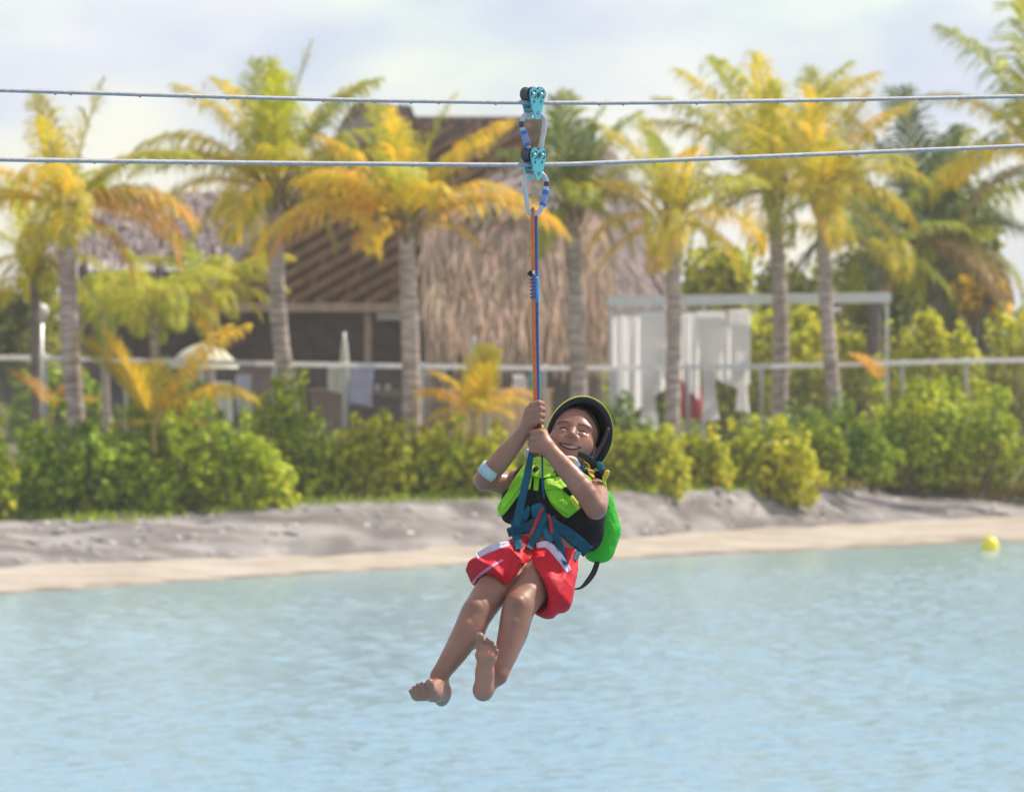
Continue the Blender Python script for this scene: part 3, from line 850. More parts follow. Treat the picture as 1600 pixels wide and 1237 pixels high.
# left hip slope and ridge thatch
hipL = MB(); e0 = RP(322, 470); e1 = P(270, 468, 143); e2 = RP(556, 186)
hipL.add([e0, e1, e2, e0 + (0, .05, -.05), e1 + (0, .05, -.05), e2 + (0, .05, -.05)], [(0, 1, 2), (5, 4, 3), (0, 3, 4, 1), (1, 4, 5, 2), (2, 5, 3, 0)])
part('hip_slope', hipL, M['thatch_grey'], hut)
bk = MB(); f0, f1, f2, f3 = RP(556, 186), RP(850, 186), P(900, 470, 145), P(270, 468, 143)
f0 = f0 + (0, .1, .05); f1 = f1 + (0, .1, .05)
bk.add([f0, f1, f2, f3, f0 + (0, 0, -.06), f1 + (0, 0, -.06), f2 + (0, 0, -.06), f3 + (0, 0, -.06)], [(0, 1, 2, 3), (7, 6, 5, 4), (0, 4, 5, 1), (2, 6, 7, 3)])
part('back_slope', bk, M['thatch_grey'], hut)
rg = MB()
straw(rg, (RP(500, 262), RP(660, 215)), (RP(556, 150) + (0, .3, 0), RP(640, 160) + (0, .3, 0)), 900, .026, 3, .08, .1, (.4, 1.0))
straw(rg, (RP(640, 205), RP(860, 205)), (RP(640, 180), RP(850, 186)), 600, .022, 4, .05, .05, (.15, .4))
o = part('ridge_straw', rg, M['thatch_grey'], hut); o['kind'] = 'stuff'
cap = MB(); cc = RP(588, 196)
for zz, rr in ((0, 1.0), (.2, .86), (.38, .6), (.5, .25)): pass
ringv = []
for zz, rr in ((-.35, 1.0), (.05, .92), (.32, .66), (.46, .22)):
    for a in np.linspace(0, 2 * pi, 12, endpoint=False): ringv.append((cc[0] + cos(a) * rr * .72, cc[1] + .1 + sin(a) * rr * .6, cc[2] + zz))
fc = [(i * 12 + k, i * 12 + (k + 1) % 12, (i + 1) * 12 + (k + 1) % 12, (i + 1) * 12 + k) for i in range(3) for k in range(12)] + [tuple(36 + k for k in range(12))]
cap.add(ringv, fc)
part('roof_peak', cap, M['thatch_grey'], hut, True)
# beam, posts, interior
part('eave_beam', MB().beam(P(322, 480, d0), P(664, 480, d0), .17, .17), M['beam'], hut)
for px in (332, 575):
    a = P(px, 0, d0 + .1); a[2] = .85
    part('post', MB().beam(a, P(px, 472, d0 + .1), .13, .13), M['beam'], hut)
a = P(684, 0, d0 - 2); a[2] = .85
part('post', MB().tube([a, P(682, 520, d0 - 2), P(682, 340, d0 - 2)], [.155, .145, .14], 10), M['trunk'], hut, True)
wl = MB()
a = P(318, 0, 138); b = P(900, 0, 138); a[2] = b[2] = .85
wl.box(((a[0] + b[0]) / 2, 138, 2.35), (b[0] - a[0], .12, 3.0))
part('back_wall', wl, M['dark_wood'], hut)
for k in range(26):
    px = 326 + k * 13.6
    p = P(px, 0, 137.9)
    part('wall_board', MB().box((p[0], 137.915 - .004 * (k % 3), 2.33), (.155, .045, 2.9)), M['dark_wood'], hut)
part('signboard', MB().box(P(627, 489, d0 + .2), (.92, .08, .26)), M['white_paint'], hut)
part('shelf', MB().box(P(600, 612, 136.5), (.62, .3, .05)), M['beam'], hut)
for px, py in ((590, 603), (606, 603)):
    q = P(px, 609.6, 136.45)
    part('jar', MB().tube([q, q + (0, 0, .09), q + (0, 0, .12)], [.05, .05, .03], 8), M['white_paint'], hut, True)
# cabinets in the shade
def planked(name, label, cat, px0, px1, py_top, d, n, material, depth=.5, topmat=None):
    a, b = P(px0, 0, d), P(px1, 0, d); zt = CAMH - (py_top - HZ) / F * d; z0 = .90
    root = thing(name, label, cat, ((a[0] + b[0]) / 2, d, z0))
    w = (b[0] - a[0]) / n
    part('carcass', MB().box(((a[0] + b[0]) / 2, d + depth / 2 + .02, (zt + z0) / 2), (b[0] - a[0] - .02, depth, zt - z0 - .02)), M['dark_wood'], root)
    for k in range(n):
        part('plank', MB().box((a[0] + w * (k + .5), d - .004 * ((k * 7) % 3), (zt + z0) / 2), (w - .012, .035, zt - z0)), M[material], root)
    part('counter_top', MB().box(((a[0] + b[0]) / 2, d + depth / 2, zt + .022), (b[0] - a[0] + .06, depth + .12, .04)), M[topmat or material], root)
    return root
planked('bar_counter', 'tan plank bar counter behind the small golden young palm', 'bar counter', 702, 862, 612, 122, 9, 'tan_wood')
planked('storage_cabinet', 'dark reddish brown cabinet under the slatted hut left of the fence post', 'cabinet', 486, 538, 612, 128, 4, 'brown_wood')
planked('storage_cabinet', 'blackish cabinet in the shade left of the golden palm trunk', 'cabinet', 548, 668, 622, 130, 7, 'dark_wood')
planked('storage_cabinet', 'low brown cabinet in the shade behind the airy climbing bush', 'cabinet', 372, 470, 578, 131, 6, 'brown_wood')
# things on the bar
q = P(812, 612, 122.2)
solo('folded_towel', MB().box(q + (0, 0, .10), (.26, .2, .10)).box(q + (.01, 0, .19), (.24, .19, .08)).box(q + (-.02, .0, .265), (.2, .17, .07)), M['white_cloth'], 'white folded towels stacked on the tan bar counter', 'towels')
q = P(835, 612, 122.2)
solo('water_jug', MB().tube([q + (0, 0, .045), q + (0, 0, .07), q + (0, 0, .28), q + (0, 0, .36), q + (0, 0, .42)], [.09, .105, .1, .05, .045], 10).tube([q + (.09, 0, .12), q + (.16, 0, .16), q + (.16, 0, .25), q + (.09, 0, .27)], .014, 6), M['teal_cloth'], 'teal jug standing on the tan bar counter beside towels', 'jug', True)

# --- straw hut with the hanging fringe
hs = P(810, 0, 127); hs[2] = .92
sh = thing('thatched_hut', 'big thatched hut with a long pale straw fringe hanging behind the rider', 'hut', hs)
dk = MB()
E0, E1 = P(668, 520, 124.5), P(955, 520, 124.5)
T0, T1 = P(664, 332, 126.0), P(938, 322, 126.0)
K0, K1 = P(850, 250, 130.0), P(950, 225, 130.0)
def slab(mb, q, th=(0, .10, -.04)):
    q = [np.asarray(x) for x in q]; t = np.array(th); n = len(q)
    mb.add(q + [x + t for x in q], [tuple(range(n)), tuple(range(2 * n - 1, n - 1, -1))] + [(i, i + n, (i + 1) % n + n, (i + 1) % n) for i in range(n)])
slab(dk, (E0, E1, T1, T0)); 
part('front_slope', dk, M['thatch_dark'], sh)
dk = MB(); slab(dk, (T0 + (0, -.02, .03), T1 + (0, -.02, .03), K1, K0)); part('upper_slope', dk, M['thatch_grey'], sh)
dk = MB(); R0, R1 = P(1052, 462, 129.5), P(1045, 470, 136)
slab(dk, (E1 + (0, .12, .0), P(1052, 470, 129.5), K1, T1 + (0, .05, 0))); part('side_slope', dk, M['thatch_grey'], sh)
dk = MB(); slab(dk, (E0 + (.05, .12, 0), P(690, 500, 137), K0, T0 + (.05, .05, 0))); part('side_slope', dk, M['thatch_grey'], sh)
st = MB()
straw(st, (E0 + (0, 0, .25), E1 + (0, 0, .25)), (T0, T1), 5200, .021, 7, .05, .05, (.6, 1.5))
o = part('straw_fringe', st, M['thatch'], sh); o['kind'] = 'stuff'
st = MB()
straw(st, (T0, T1), (K0, K1), 1300, .026, 8, .06, .06, (.5, 1.2))
straw(st, (E1 + (0, 0, .05), P(1050, 466, 129.5)), (T1, K1), 2200, .028, 9, .07, .06, (.5, 1.2))
o = part('roof_straw', st, M['thatch_grey'], sh); o['kind'] = 'stuff'
for px in (676, 930):
    a = P(px, 0, 125.4); a[2] = .85
    part('post', MB().tube([a, P(px, 560, 125.4), P(px, 450, 125.4)], [.13, .12, .12], 10), M['trunk'], sh, True)

# --- weathered straw roof at the left
hl = P(280, 0, 142); hl[2] = .92
lh = thing('thatched_hut', 'weathered grey straw roof far left behind the low bushy palms', 'hut', hl)
a0, a1, t0, t1 = P(110, 400, 139), P(470, 410, 139), P(170, 308, 143), P(400, 296, 143)
dk = MB(); slab(dk, (a0, a1, t1, t0)); part('front_slope', dk, M['thatch_grey'], lh)
dk = MB(); slab(dk, (t0, t1, P(470, 410, 147), P(110, 400, 147))); part('back_slope', dk, M['thatch_grey'], lh)
st = MB(); straw(st, (a0, a1), (t0, t1), 2400, .03, 11, .08, .1, (.5, 1.1))
o = part('roof_straw', st, M['thatch_grey'], lh); o['kind'] = 'stuff'
wl = MB(); p, q = P(125, 0, 141.5), P(455, 0, 141.5); wl.box(((p[0] + q[0]) / 2, 141.5, 2.6), (q[0] - p[0], .12, 3.4)); part('back_wall', wl, M['dark_wood'], lh)
for px in (130, 250, 360, 462):
    a = P(px, 0, 139.3); a[2] = .85
    part('post', MB().tube([a, P(px, 480, 139.3), P(px, 402, 139.3)], .11, 8), M['trunk_dark'], lh, True)

# --- pale straw parasol
pc_ = P(318, 0, 118); pc_[2] = .92
pr = thing('beach_parasol', 'pale domed parasol behind the fence above the stiff yellow fronds', 'parasol', pc_)
zt = CAMH - (536 - HZ) / F * 118
mb = MB(); rings = []
for zz, rr in ((-.42, .60), (-.28, .52), (-.13, .36), (-.03, .16), (0, .02)):
    rings += [(pc_[0] + cos(a) * rr, 118 + sin(a) * rr, zt + zz) for a in np.linspace(0, 2 * pi, 16, endpoint=False)]
mb.add(rings, [(i * 16 + k, i * 16 + (k + 1) % 16, (i + 1) * 16 + (k + 1) % 16, (i + 1) * 16 + k) for i in range(4) for k in range(16)])
part('canopy', mb, M['parasol_straw'], pr, True)
part('pole', MB().tube([pc_ - (0, 0, .05), (pc_[0], 118, zt)], .025, 8), M['white_paint'], pr, True)

# --- white frame with curtains
cb = P(1100, 0, 124); cb[2] = .92
gz = thing('curtained_cabana', 'white framed cabana with tied white curtains right of the straw fringe', 'cabana', cb)
part('beam', MB().beam(P(948, 471, 123), P(1392, 465, 123), .14, .17), M['white_paint'], gz)
part('beam', MB().beam(P(948, 470, 126), P(1392, 464, 126), .14, .17), M['white_paint'], gz)
for px in (1240, 1386):
    part('beam', MB().beam(P(px, 466, 123.1), P(px, 466, 125.9), .10, .15), M['white_paint'], gz)
for px, d in ((955, 123), (1100, 123), (1386, 123), (955, 126), (1386, 126)):
    a = P(px, 0, d); a[2] = .85
    part('post', MB().beam(a, P(px, 474, d), .055, .055, up=(0, 1, 0)), M['white_paint'], gz)
part('curtain_rod', MB().beam(P(950, 488, 123), P(1172, 486, 123), .05, .05), M['galv'], gz)
def curtain(px0, px1, ptop, bottom, d, tie=None, folds=7, seed=0):
    """hanging cloth; bottom: [(u, py)], gathered towards tie=(px,py,width)"""
    nx, ny = 60, 34; th = .012
    fr = np.zeros((ny, nx, 3)); 
    for i in range(nx):
        u = i / (nx - 1); pb = np.interp(u, [b[0] for b in bottom], [b[1] for b in bottom])
        for j in range(ny):
            v = j / (ny - 1); px = px0 + (px1 - px0) * u; py = ptop + (pb - ptop) * v
            if tie:
                tpx, tpy, tw = tie
                g = math.exp(-((py - tpy) / 22.0) ** 2) if py < tpy else (1 - .45 * min(1, (py - tpy) / 60))
                s = max(0, min(1, (py - ptop) / (tpy - ptop))) ** 2.2 if py < tpy else 1
                tgt = tpx + (u - .5) * tw * (1 if py < tpy else 1 + (py - tpy) / 60)
                px = px + (tgt - px) * s
            w = P(px, py, d)
            w[1] += .035 * sin(u * folds * 6.28 + seed) * (.4 + .6 * v) + .02 * sin(u * folds * 15 + v * 2)
            fr[j, i] = w
    V = fr.reshape(-1, 3); Q = []
    for j in range(ny - 1):
        for i in range(nx - 1):
            a = j * nx + i
            Q.append((a, a + 1, a + nx + 1, a + nx))
    mb = MB(); mb.add(V, Q)
    part('curtain', mb, M['white_cloth'], gz, True)
curtain(953, 1050, 490, [(0, 672), (.25, 655), (.6, 628), (1, 600)], 123.0, None, 5, 1)
curtain(1000, 1052, 490, [(0, 662), (1, 672)], 122.8, (1014, 606, 15), 5, 2)
curtain(1038, 1092, 490, [(0, 560), (.4, 585), (.75, 612), (1, 625)], 123.05, None, 4, 3)
curtain(1088, 1132, 488, [(0, 660), (1, 655)], 122.75, (1110, 600, 14), 4, 4)
curtain(1104, 1172, 484, [(0, 575), (.35, 597), (.7, 606), (1, 600)], 122.9, None, 5, 5)
curtain(1140, 1172, 484, [(0, 640), (1, 645)], 122.7, (1160, 606, 14), 4, 6)
# red cloth hanging inside
mb = MB(); r_ = []
for j in range(9):
    for i in range(12):
        u = i / 11; v = j / 8
        w = P(1058 + 6 * v + u * (32 + 6 * v), 582 + 72 * v, 124.6); w[1] += .05 * sin(u * 14); r_.append(w)
r_ = np.array(r_)
Q = [(j * 12 + i, j * 12 + i + 1, j * 12 + 13 + i, j * 12 + 12 + i) for j in range(8) for i in range(11)]
mb.add(np.concatenate((r_, r_ + (0, .03, 0))), Q + [tuple(108 + k for k in q[::-1]) for q in Q])
solo('red_towel', mb, M['red_cloth'], 'red towel hanging inside the white curtained cabana', 'towel', True)

# ------------------------------------------------------------------ chain link fence
FPX = np.array([-60, 70, 196, 312, 428, 540, 660, 760, 850, 960, 1075, 1190, 1304, 1410, 1510, 1610, 1700], float)
def FD(px): return 105.2 + (px + 60) / 1660 * 17.6
RAILY = lambda px: np.interp(px, [50, 200, 420, 650, 850, 1170, 1300, 1556], [558, 563, 568, 572, 575, 573, 570, 562])
f0 = P(-60, 0, FD(-60)); f0[2] = zg(-60, FD(-60))
fence = thing('chain_link_fence', 'long galvanised chain link fence along the top of the bank', 'fence', f0)
tops = []
for px in FPX:
    d = FD(px); t = P(px, RAILY(px), d); b = t.copy(); b[2] = zg(px, d) - .3
    tops.append(t)
    pmb = MB().tube([b, t + (0, .09, .0), t + (0, .09, .05)], .033, 8)
    part('post', pmb, M['galv'], fence, True)
for i in range(len(tops) - 1):
    a, b = tops[i], tops[i + 1]
    e = (b - a) / np.linalg.norm(b - a) * .004
    part('rail', MB().beam(a + e, b - e, .075, .075), M['rail'], fence)
wm = MB()
for i in range(len(tops) - 1):
    a, b = tops[i] + (0, .05, 0), tops[i + 1] + (0, .05, 0)
    L_ = np.linalg.norm((b - a)[:2]); ux = (b - a) / L_
    za = zg(FPX[i], FD(FPX[i])); H = a[2] - za - .05
    st_ = .085
    def seg(s0, h0, s1, h1):
        p, q = a + ux * s0, a + ux * s1
        p = p.copy(); q = q.copy(); p[2] -= h0; q[2] -= h1
        w = .0035
        n_ = np.array((w, 0, w)) if (h1 - h0) * (s1 - s0) < 0 else np.array((w, 0, -w))
        wm.add([p - n_, p + n_, q + n_, q - n_], [(0, 1, 2, 3)])
    k = -H
    while k < L_:
        s0, s1 = max(k, 0), min(k + H, L_)
        if s1 - s0 > .02:
            seg(s0, s0 - k, s1, s1 - k); seg(s0, H - (s0 - k), s1, H - (s1 - k))
        k += st_
o = part('wire_mesh', wm, M['wire'], fence); o['kind'] = 'stuff'

# towels over the fence, furled parasol
def drape(label, px0, px1, py0, py1, material, cat='towel', name='hanging_towel', seed=0):
    d = FD((px0 + px1) / 2); r = np.random.default_rng(seed)
    nx, ny = 10, 12; fr = []
    for j in range(ny):
        for i in range(nx):
            u = i / (nx - 1); v = j / (ny - 1)
            w = P(px0 + (px1 - px0) * (u + .04 * sin(5 * v + seed)), py0 + (py1 - py0) * v * (1 - .06 * sin(u * 3 + seed)), d)
            w[1] += .155 + .03 * sin(u * 9 + seed) * v
            fr.append(w)
    fr = np.array(fr); Q = [(j * nx + i, j * nx + i + 1, (j + 1) * nx + i + 1, (j + 1) * nx + i) for j in range(ny - 1) for i in range(nx - 1)]
    mb = MB(); n = nx * ny
    mb.add(np.concatenate((fr, fr + (0, .03, 0))), Q + [tuple(k + n for k in q[::-1]) for q in Q])
    return solo(name, mb, M[material], label, cat, True, 'cloths hung along the fence')
drape('lavender beach towel hung behind the fence left of the golden palm', 546, 582, 572, 634, 'lavender_cloth', seed=1)
drape('cream towel hung on the fence just left of the lavender one', 512, 533, 570, 612, 'cream_cloth', seed=2)
drape('lilac towel hung on the fence beside the stiff yellow fronds', 368, 392, 585, 645, 'lavender_cloth', seed=3)
drape('white towel hung on the fence right of the stiff yellow fronds', 334, 362, 596, 664, 'white_cloth', seed=4)
drape('small pale blue cloth caught in the airy climbing bush', 422, 440, 586, 624, 'lavender_cloth', seed=5)
def furled(label, px, py0, py1, d, w):
    b = P(px, 0, d); b[2] = .9
    root = thing('furled_parasol', label, 'furled parasol', b, 'furled parasols behind the fence')
    t = P(px, py0, d); m_ = P(px, py1, d)
    part('pole', MB().tube([b - (0, 0, .05), t + (0, 0, .06)], .022, 8), M['white_paint'], root, True)
    L_ = t[2] - m_[2]
    rr = np.array((.10, .55, .9, 1.0, .75, .55)) * w / F * d / 2
    c = np.array([t - (0, 0, L_ * x) for x in (0, .12, .4, .75, .95, 1)])
    V, Fc = tube(c, rr, 14)
    a = np.arange(len(V)) % 14; k = np.arange(len(V)) // 14
    V[:, :2] = c[k][:, :2] + (V[:, :2] - c[k][:, :2]) * (1 - .22 * (a % 2))[:, None]
    part('canopy', MB().add(V, Fc), M['cream_cloth'], root, True)
furled('slim furled cream parasol standing between cream and lavender towels', 538, 524, 606, 114, 15)
furled('slim furled cream parasol in front of the straw fringe', 741, 530, 600, 120, 15)

# globe lamp at the left edge
lp = P(64, 0, 106.6); lp[2] = .9
lamp = thing('globe_lamp', 'white globe lamp on a grey pole at the far left edge', 'lamp post', lp)
top = P(64, 486, 106.6)
part('pole', MB().tube([lp - (0, 0, .1), top - (0, 0, .08)], .04, 10), M['galv'], lamp, True)
gv = []; c = top
for i in range(7):
    th = pi * i / 6
    for k in range(12): gv.append(c + .12 * np.array((sin(th) * cos(k * pi / 6), sin(th) * sin(k * pi / 6), cos(th))))
part('globe', MB().add(gv, [(i * 12 + k, i * 12 + (k + 1) % 12, (i + 1) * 12 + (k + 1) % 12, (i + 1) * 12 + k) for i in range(6) for k in range(12)]), M['lamp_glass'], lamp, True)
part('collar', MB().tube([top - (0, 0, .16), top - (0, 0, .09)], .06, 10), M['galv'], lamp, True)

# yellow buoy
bc = P(1547, 858, 104.5); bc[2] = 0.0
bu = thing('marker_buoy', 'yellow marker buoy floating off the beach at the right edge', 'buoy', bc)
prof = [(-.16, .02), (-.12, .10), (0, .135), (.09, .13), (.16, .10), (.205, .03)]
V = []; 
for z, r_ in prof: V += [(bc[0] + cos(k * pi / 8) * r_, bc[1] + sin(k * pi / 8) * r_, z) for k in range(16)]
part('float', MB().add(V, [(i * 16 + k, i * 16 + (k + 1) % 16, (i + 1) * 16 + (k + 1) % 16, (i + 1) * 16 + k) for i in range(5) for k in range(16)] + [tuple(80 + k for k in range(16))]), M['buoy'], bu, True)
a = np.linspace(0, 2 * pi, 12, endpoint=False)
part('ring_handle', MB().tube(np.stack((bc[0] + .03 * np.cos(a), bc[1] + 0 * a, .22 + .03 * np.sin(a)), 1), .008, 6, closed=True), M['buoy'], bu, True)
# ------------------------------------------------------------------ signed distance modelling of the rider (photograph pixels at 20 m)
S = SUBJ / F
def toW(a):
    a = np.asarray(a, float)
    return np.stack(((a[..., 0] - 800) * S, SUBJ + a[..., 1] * S, CAMH + (a[..., 2] + HZ) * S), -1)
def pc(px, py, Y=0.0):
    """local point (x, depth, -row) whose picture falls on pixel px, py"""
    m = 1 + Y * S / SUBJ
    return np.array((800 + (px - 800) * m, Y, -(HZ + (py - HZ) * m)))

class Field:
    def __init__(s, lo, hi, h):
        s.lo = np.array(lo, float); s.h = h
        s.n = np.ceil((np.array(hi) - s.lo) / h).astype(int) + 1
        s.d = np.full(tuple(s.n), 60.0, np.float32)
    def copy(s):
        f = object.__new__(Field); f.lo = s.lo; f.h = s.h; f.n = s.n; f.d = s.d.copy(); return f
    def block(s, lo, hi):
        a = np.maximum(np.floor((np.asarray(lo) - s.lo) / s.h).astype(int), 0)
        b = np.minimum(np.ceil((np.asarray(hi) - s.lo) / s.h).astype(int) + 1, s.n)
        if (b <= a).any(): return None, None
        sl = tuple(slice(a[i], b[i]) for i in range(3))
        ax = [(s.lo[i] + s.h * np.arange(a[i], b[i])).astype(np.float32) for i in range(3)]
        return sl, (ax[0][:, None, None], ax[1][None, :, None], ax[2][None, None, :])
    def put(s, lo, hi, fn, k=0.0, op='u'):
        m = k + 7
        sl, X = s.block(np.asarray(lo) - m, np.asarray(hi) + m)
        if sl is None: return s
        e = fn(*X); a = s.d[sl]
        if op == 'u':
            if k > 0:
                h = np.clip(.5 + .5 * (e - a) / k, 0, 1); s.d[sl] = e + (a - e) * h - k * h * (1 - h)
            else: s.d[sl] = np.minimum(a, e)
        elif op == 's':
            if k > 0:
                h = np.clip(.5 - .5 * (a + e) / k, 0, 1); s.d[sl] = a + (-e - a) * h + k * h * (1 - h)
            else: s.d[sl] = np.maximum(a, -e)
        return s
    def cone(s, a, b, ra, rb=None, k=6.0, op='u'):
        a = np.asarray(a, float); b = np.asarray(b, float); rb = ra if rb is None else rb
        ba = b - a; l2 = ba @ ba + 1e-9; R = max(ra, rb)
        def fn(x, y, z):
            t = np.clip(((x - a[0]) * ba[0] + (y - a[1]) * ba[1] + (z - a[2]) * ba[2]) / l2, 0, 1)
            return np.sqrt((x - a[0] - t * ba[0]) ** 2 + (y - a[1] - t * ba[1]) ** 2 + (z - a[2] - t * ba[2]) ** 2) - (ra + (rb - ra) * t)
        return s.put(np.minimum(a, b) - R, np.maximum(a, b) + R, fn, k, op)
    def chain(s, pts, rs, k=5.0, op='u', join=None):
        for i in range(len(pts) - 1): s.cone(pts[i], pts[i + 1], rs[i], rs[i + 1], k if i == 0 or join is None else join, op)
        return s
    def limb(s, pts, rs, k=8.0, n=14):
        p = spline(pts, n); r = spline(np.array(rs, float)[:, None], n)[:, 0]
        return s.chain(p, r, k, join=2.5)
    def ell(s, c, r, R=None, k=6.0, op='u'):
        c = np.asarray(c, float); r = np.asarray(r, float); R = np.eye(3) if R is None else np.asarray(R, float)
        ext = np.sqrt(((R * r) ** 2).sum(1))
        def fn(x, y, z):
            dx, dy, dz = x - c[0], y - c[1], z - c[2]
            q = [dx * R[0, i] + dy * R[1, i] + dz * R[2, i] for i in range(3)]
            k0 = np.sqrt(sum((q[i] / r[i]) ** 2 for i in range(3))); k1 = np.sqrt(sum((q[i] / r[i] ** 2) ** 2 for i in range(3))) + 1e-6
            return k0 * (k0 - 1) / k1
        return s.put(c - ext, c + ext, fn, k, op)
    def sample(s, p):
        p = np.asarray(p, float); q = (p - s.lo) / s.h
        q = np.clip(q, 0, s.n - 1.001); i = q.astype(int); f = (q - i).astype(np.float32); o = 0
        for dx in (0, 1):
            for dy in (0, 1):
                for dz in (0, 1):
                    w = (f[..., 0] if dx else 1 - f[..., 0]) * (f[..., 1] if dy else 1 - f[..., 1]) * (f[..., 2] if dz else 1 - f[..., 2])
                    o = o + w * s.d[i[..., 0] + dx, i[..., 1] + dy, i[..., 2] + dz]
        return o
    def front(s, px, py, y0=-270.0, y1=175.0):
        """first depth along the view ray of each pixel (nan where it misses)"""
        px = np.asarray(px, float); py = np.asarray(py, float)
        out = np.full(px.shape, np.nan); prev = None; Yp = None
        for Y in np.arange(y0, y1, 2.0):
            m = 1 + Y * S / SUBJ
            d = s.sample(np.stack((800 + (px - 800) * m, np.full(px.shape, Y), -(HZ + (py - HZ) * m)), -1))
            hit = (d < 0) & np.isnan(out)
            if hit.any():
                if prev is None: out[hit] = Y
                else:
                    f = prev / np.maximum(prev - d, 1e-6); out[hit] = (Yp + 2.0 * np.clip(f, 0, 1))[hit]
            prev, Yp = d, Y
        return out
    def mesh(s):
        """surface nets"""
        d = s.d; n = d.shape; ins = d < 0
        c = np.zeros(tuple(k - 1 for k in n), np.uint8)
        for dx in (0, 1):
            for dy in (0, 1):
                for dz in (0, 1):
                    c += ins[dx:n[0] - 1 + dx, dy:n[1] - 1 + dy, dz:n[2] - 1 + dz]
        I = np.argwhere((c > 0) & (c < 8))
        idx = np.full(c.shape, -1, np.int32); idx[tuple(I.T)] = np.arange(len(I))
        acc = np.zeros((len(I), 3)); cnt = np.zeros(len(I))
        corners = [(x, y, z) for x in (0, 1) for y in (0, 1) for z in (0, 1)]
        for a in corners:
            for ax in range(3):
                if a[ax] == 1: continue
                b = list(a); b[ax] = 1
                va = d[I[:, 0] + a[0], I[:, 1] + a[1], I[:, 2] + a[2]]; vb = d[I[:, 0] + b[0], I[:, 1] + b[1], I[:, 2] + b[2]]
                m = (va < 0) != (vb < 0)
                t = np.where(m, va / np.where(m, va - vb, 1), 0)
                p = np.array(a, float) + np.zeros((len(I), 3)); p[:, ax] = t
                acc += p * m[:, None]; cnt += m
        V = s.lo + (I + acc / np.maximum(cnt, 1)[:, None]) * s.h
        Qs = []
        for ax in range(3):
            sl0 = [slice(None)] * 3; sl1 = [slice(None)] * 3; sl0[ax] = slice(0, -1); sl1[ax] = slice(1, None)
            ch = ins[tuple(sl0)] != ins[tuple(sl1)]
            E = np.argwhere(ch); u, v = [(1, 2), (2, 0), (0, 1)][ax]
            ok = (E[:, u] > 0) & (E[:, v] > 0) & (E[:, u] < n[u] - 1) & (E[:, v] < n[v] - 1); E = E[ok]
            def g(du, dv):
                q = E.copy(); q[:, u] -= du; q[:, v] -= dv
                return idx[tuple(q.T)]
            q = np.stack((g(1, 1), g(0, 1), g(0, 0), g(1, 0)), 1)
            flip = ~ins[tuple(E.T)]
            q[flip] = q[flip][:, ::-1]
            Qs.append(q)
        return V, np.concatenate(Qs)

def smooth_verts(V, Q, it=2, lam=.5):
    for _ in range(it):
        acc = np.zeros_like(V); cnt = np.zeros(len(V))
        for a, b in ((0, 1), (1, 2), (2, 3), (3, 0)):
            np.add.at(acc, Q[:, a], V[Q[:, b]]); np.add.at(acc, Q[:, b], V[Q[:, a]])
            np.add.at(cnt, Q[:, a], 1); np.add.at(cnt, Q[:, b], 1)
        V = V + lam * (acc / np.maximum(cnt, 1)[:, None] - V)
    return V

rider = thing('person', 'child hanging from the zip line straps, wearing a helmet, lime life vest and red shorts', 'person', toW(pc(842, 862, 15)))

def field_part(name, f, material, parent, colour=None, label=None, sm=1):
    V, Q = f.mesh()
    if sm: V = smooth_verts(V, Q, sm)
    off = wloc(parent)
    me = quad_mesh(name, toW(V) - off, Q, material)
    if colour is not None:
        at = me.color_attributes.new('tone', 'FLOAT_COLOR', 'POINT')
        at.data.foreach_set('color', np.concatenate((colour(V), np.ones((len(V), 1))), 1).astype(np.float32).ravel())
    o = link(name, me, parent)
    if label: o['label'] = label
    return o

# head frame
roll = radians(12.5); pit = radians(27); yaw = radians(-3)
fw = np.array((0, -cos(pit), sin(pit))); up = np.array((0, sin(pit), cos(pit))); rt = np.array((1., 0, 0))
def roty(v):
    return np.array((v[0] * cos(roll) + v[2] * sin(roll), v[1], -v[0] * sin(roll) + v[2] * cos(roll)))
def rota(v, ax, an):
    ax = np.asarray(ax, float); v = np.asarray(v, float)
    return v * cos(an) + np.cross(ax, v) * sin(an) + ax * (ax @ v) * (1 - cos(an))
fw, rt = rota(fw, up, yaw), rota(rt, up, yaw)
fw, up, rt = roty(fw), roty(up), roty(rt)
HR = np.stack((rt, up, fw), 1)
HO = pc(893.5, 688.5, 92)
def hd(a, b, c): return HO + HR @ np.array((a, b, c), float)

G = Field((622, -275, -1125), (982, 175, -600), 1.25)
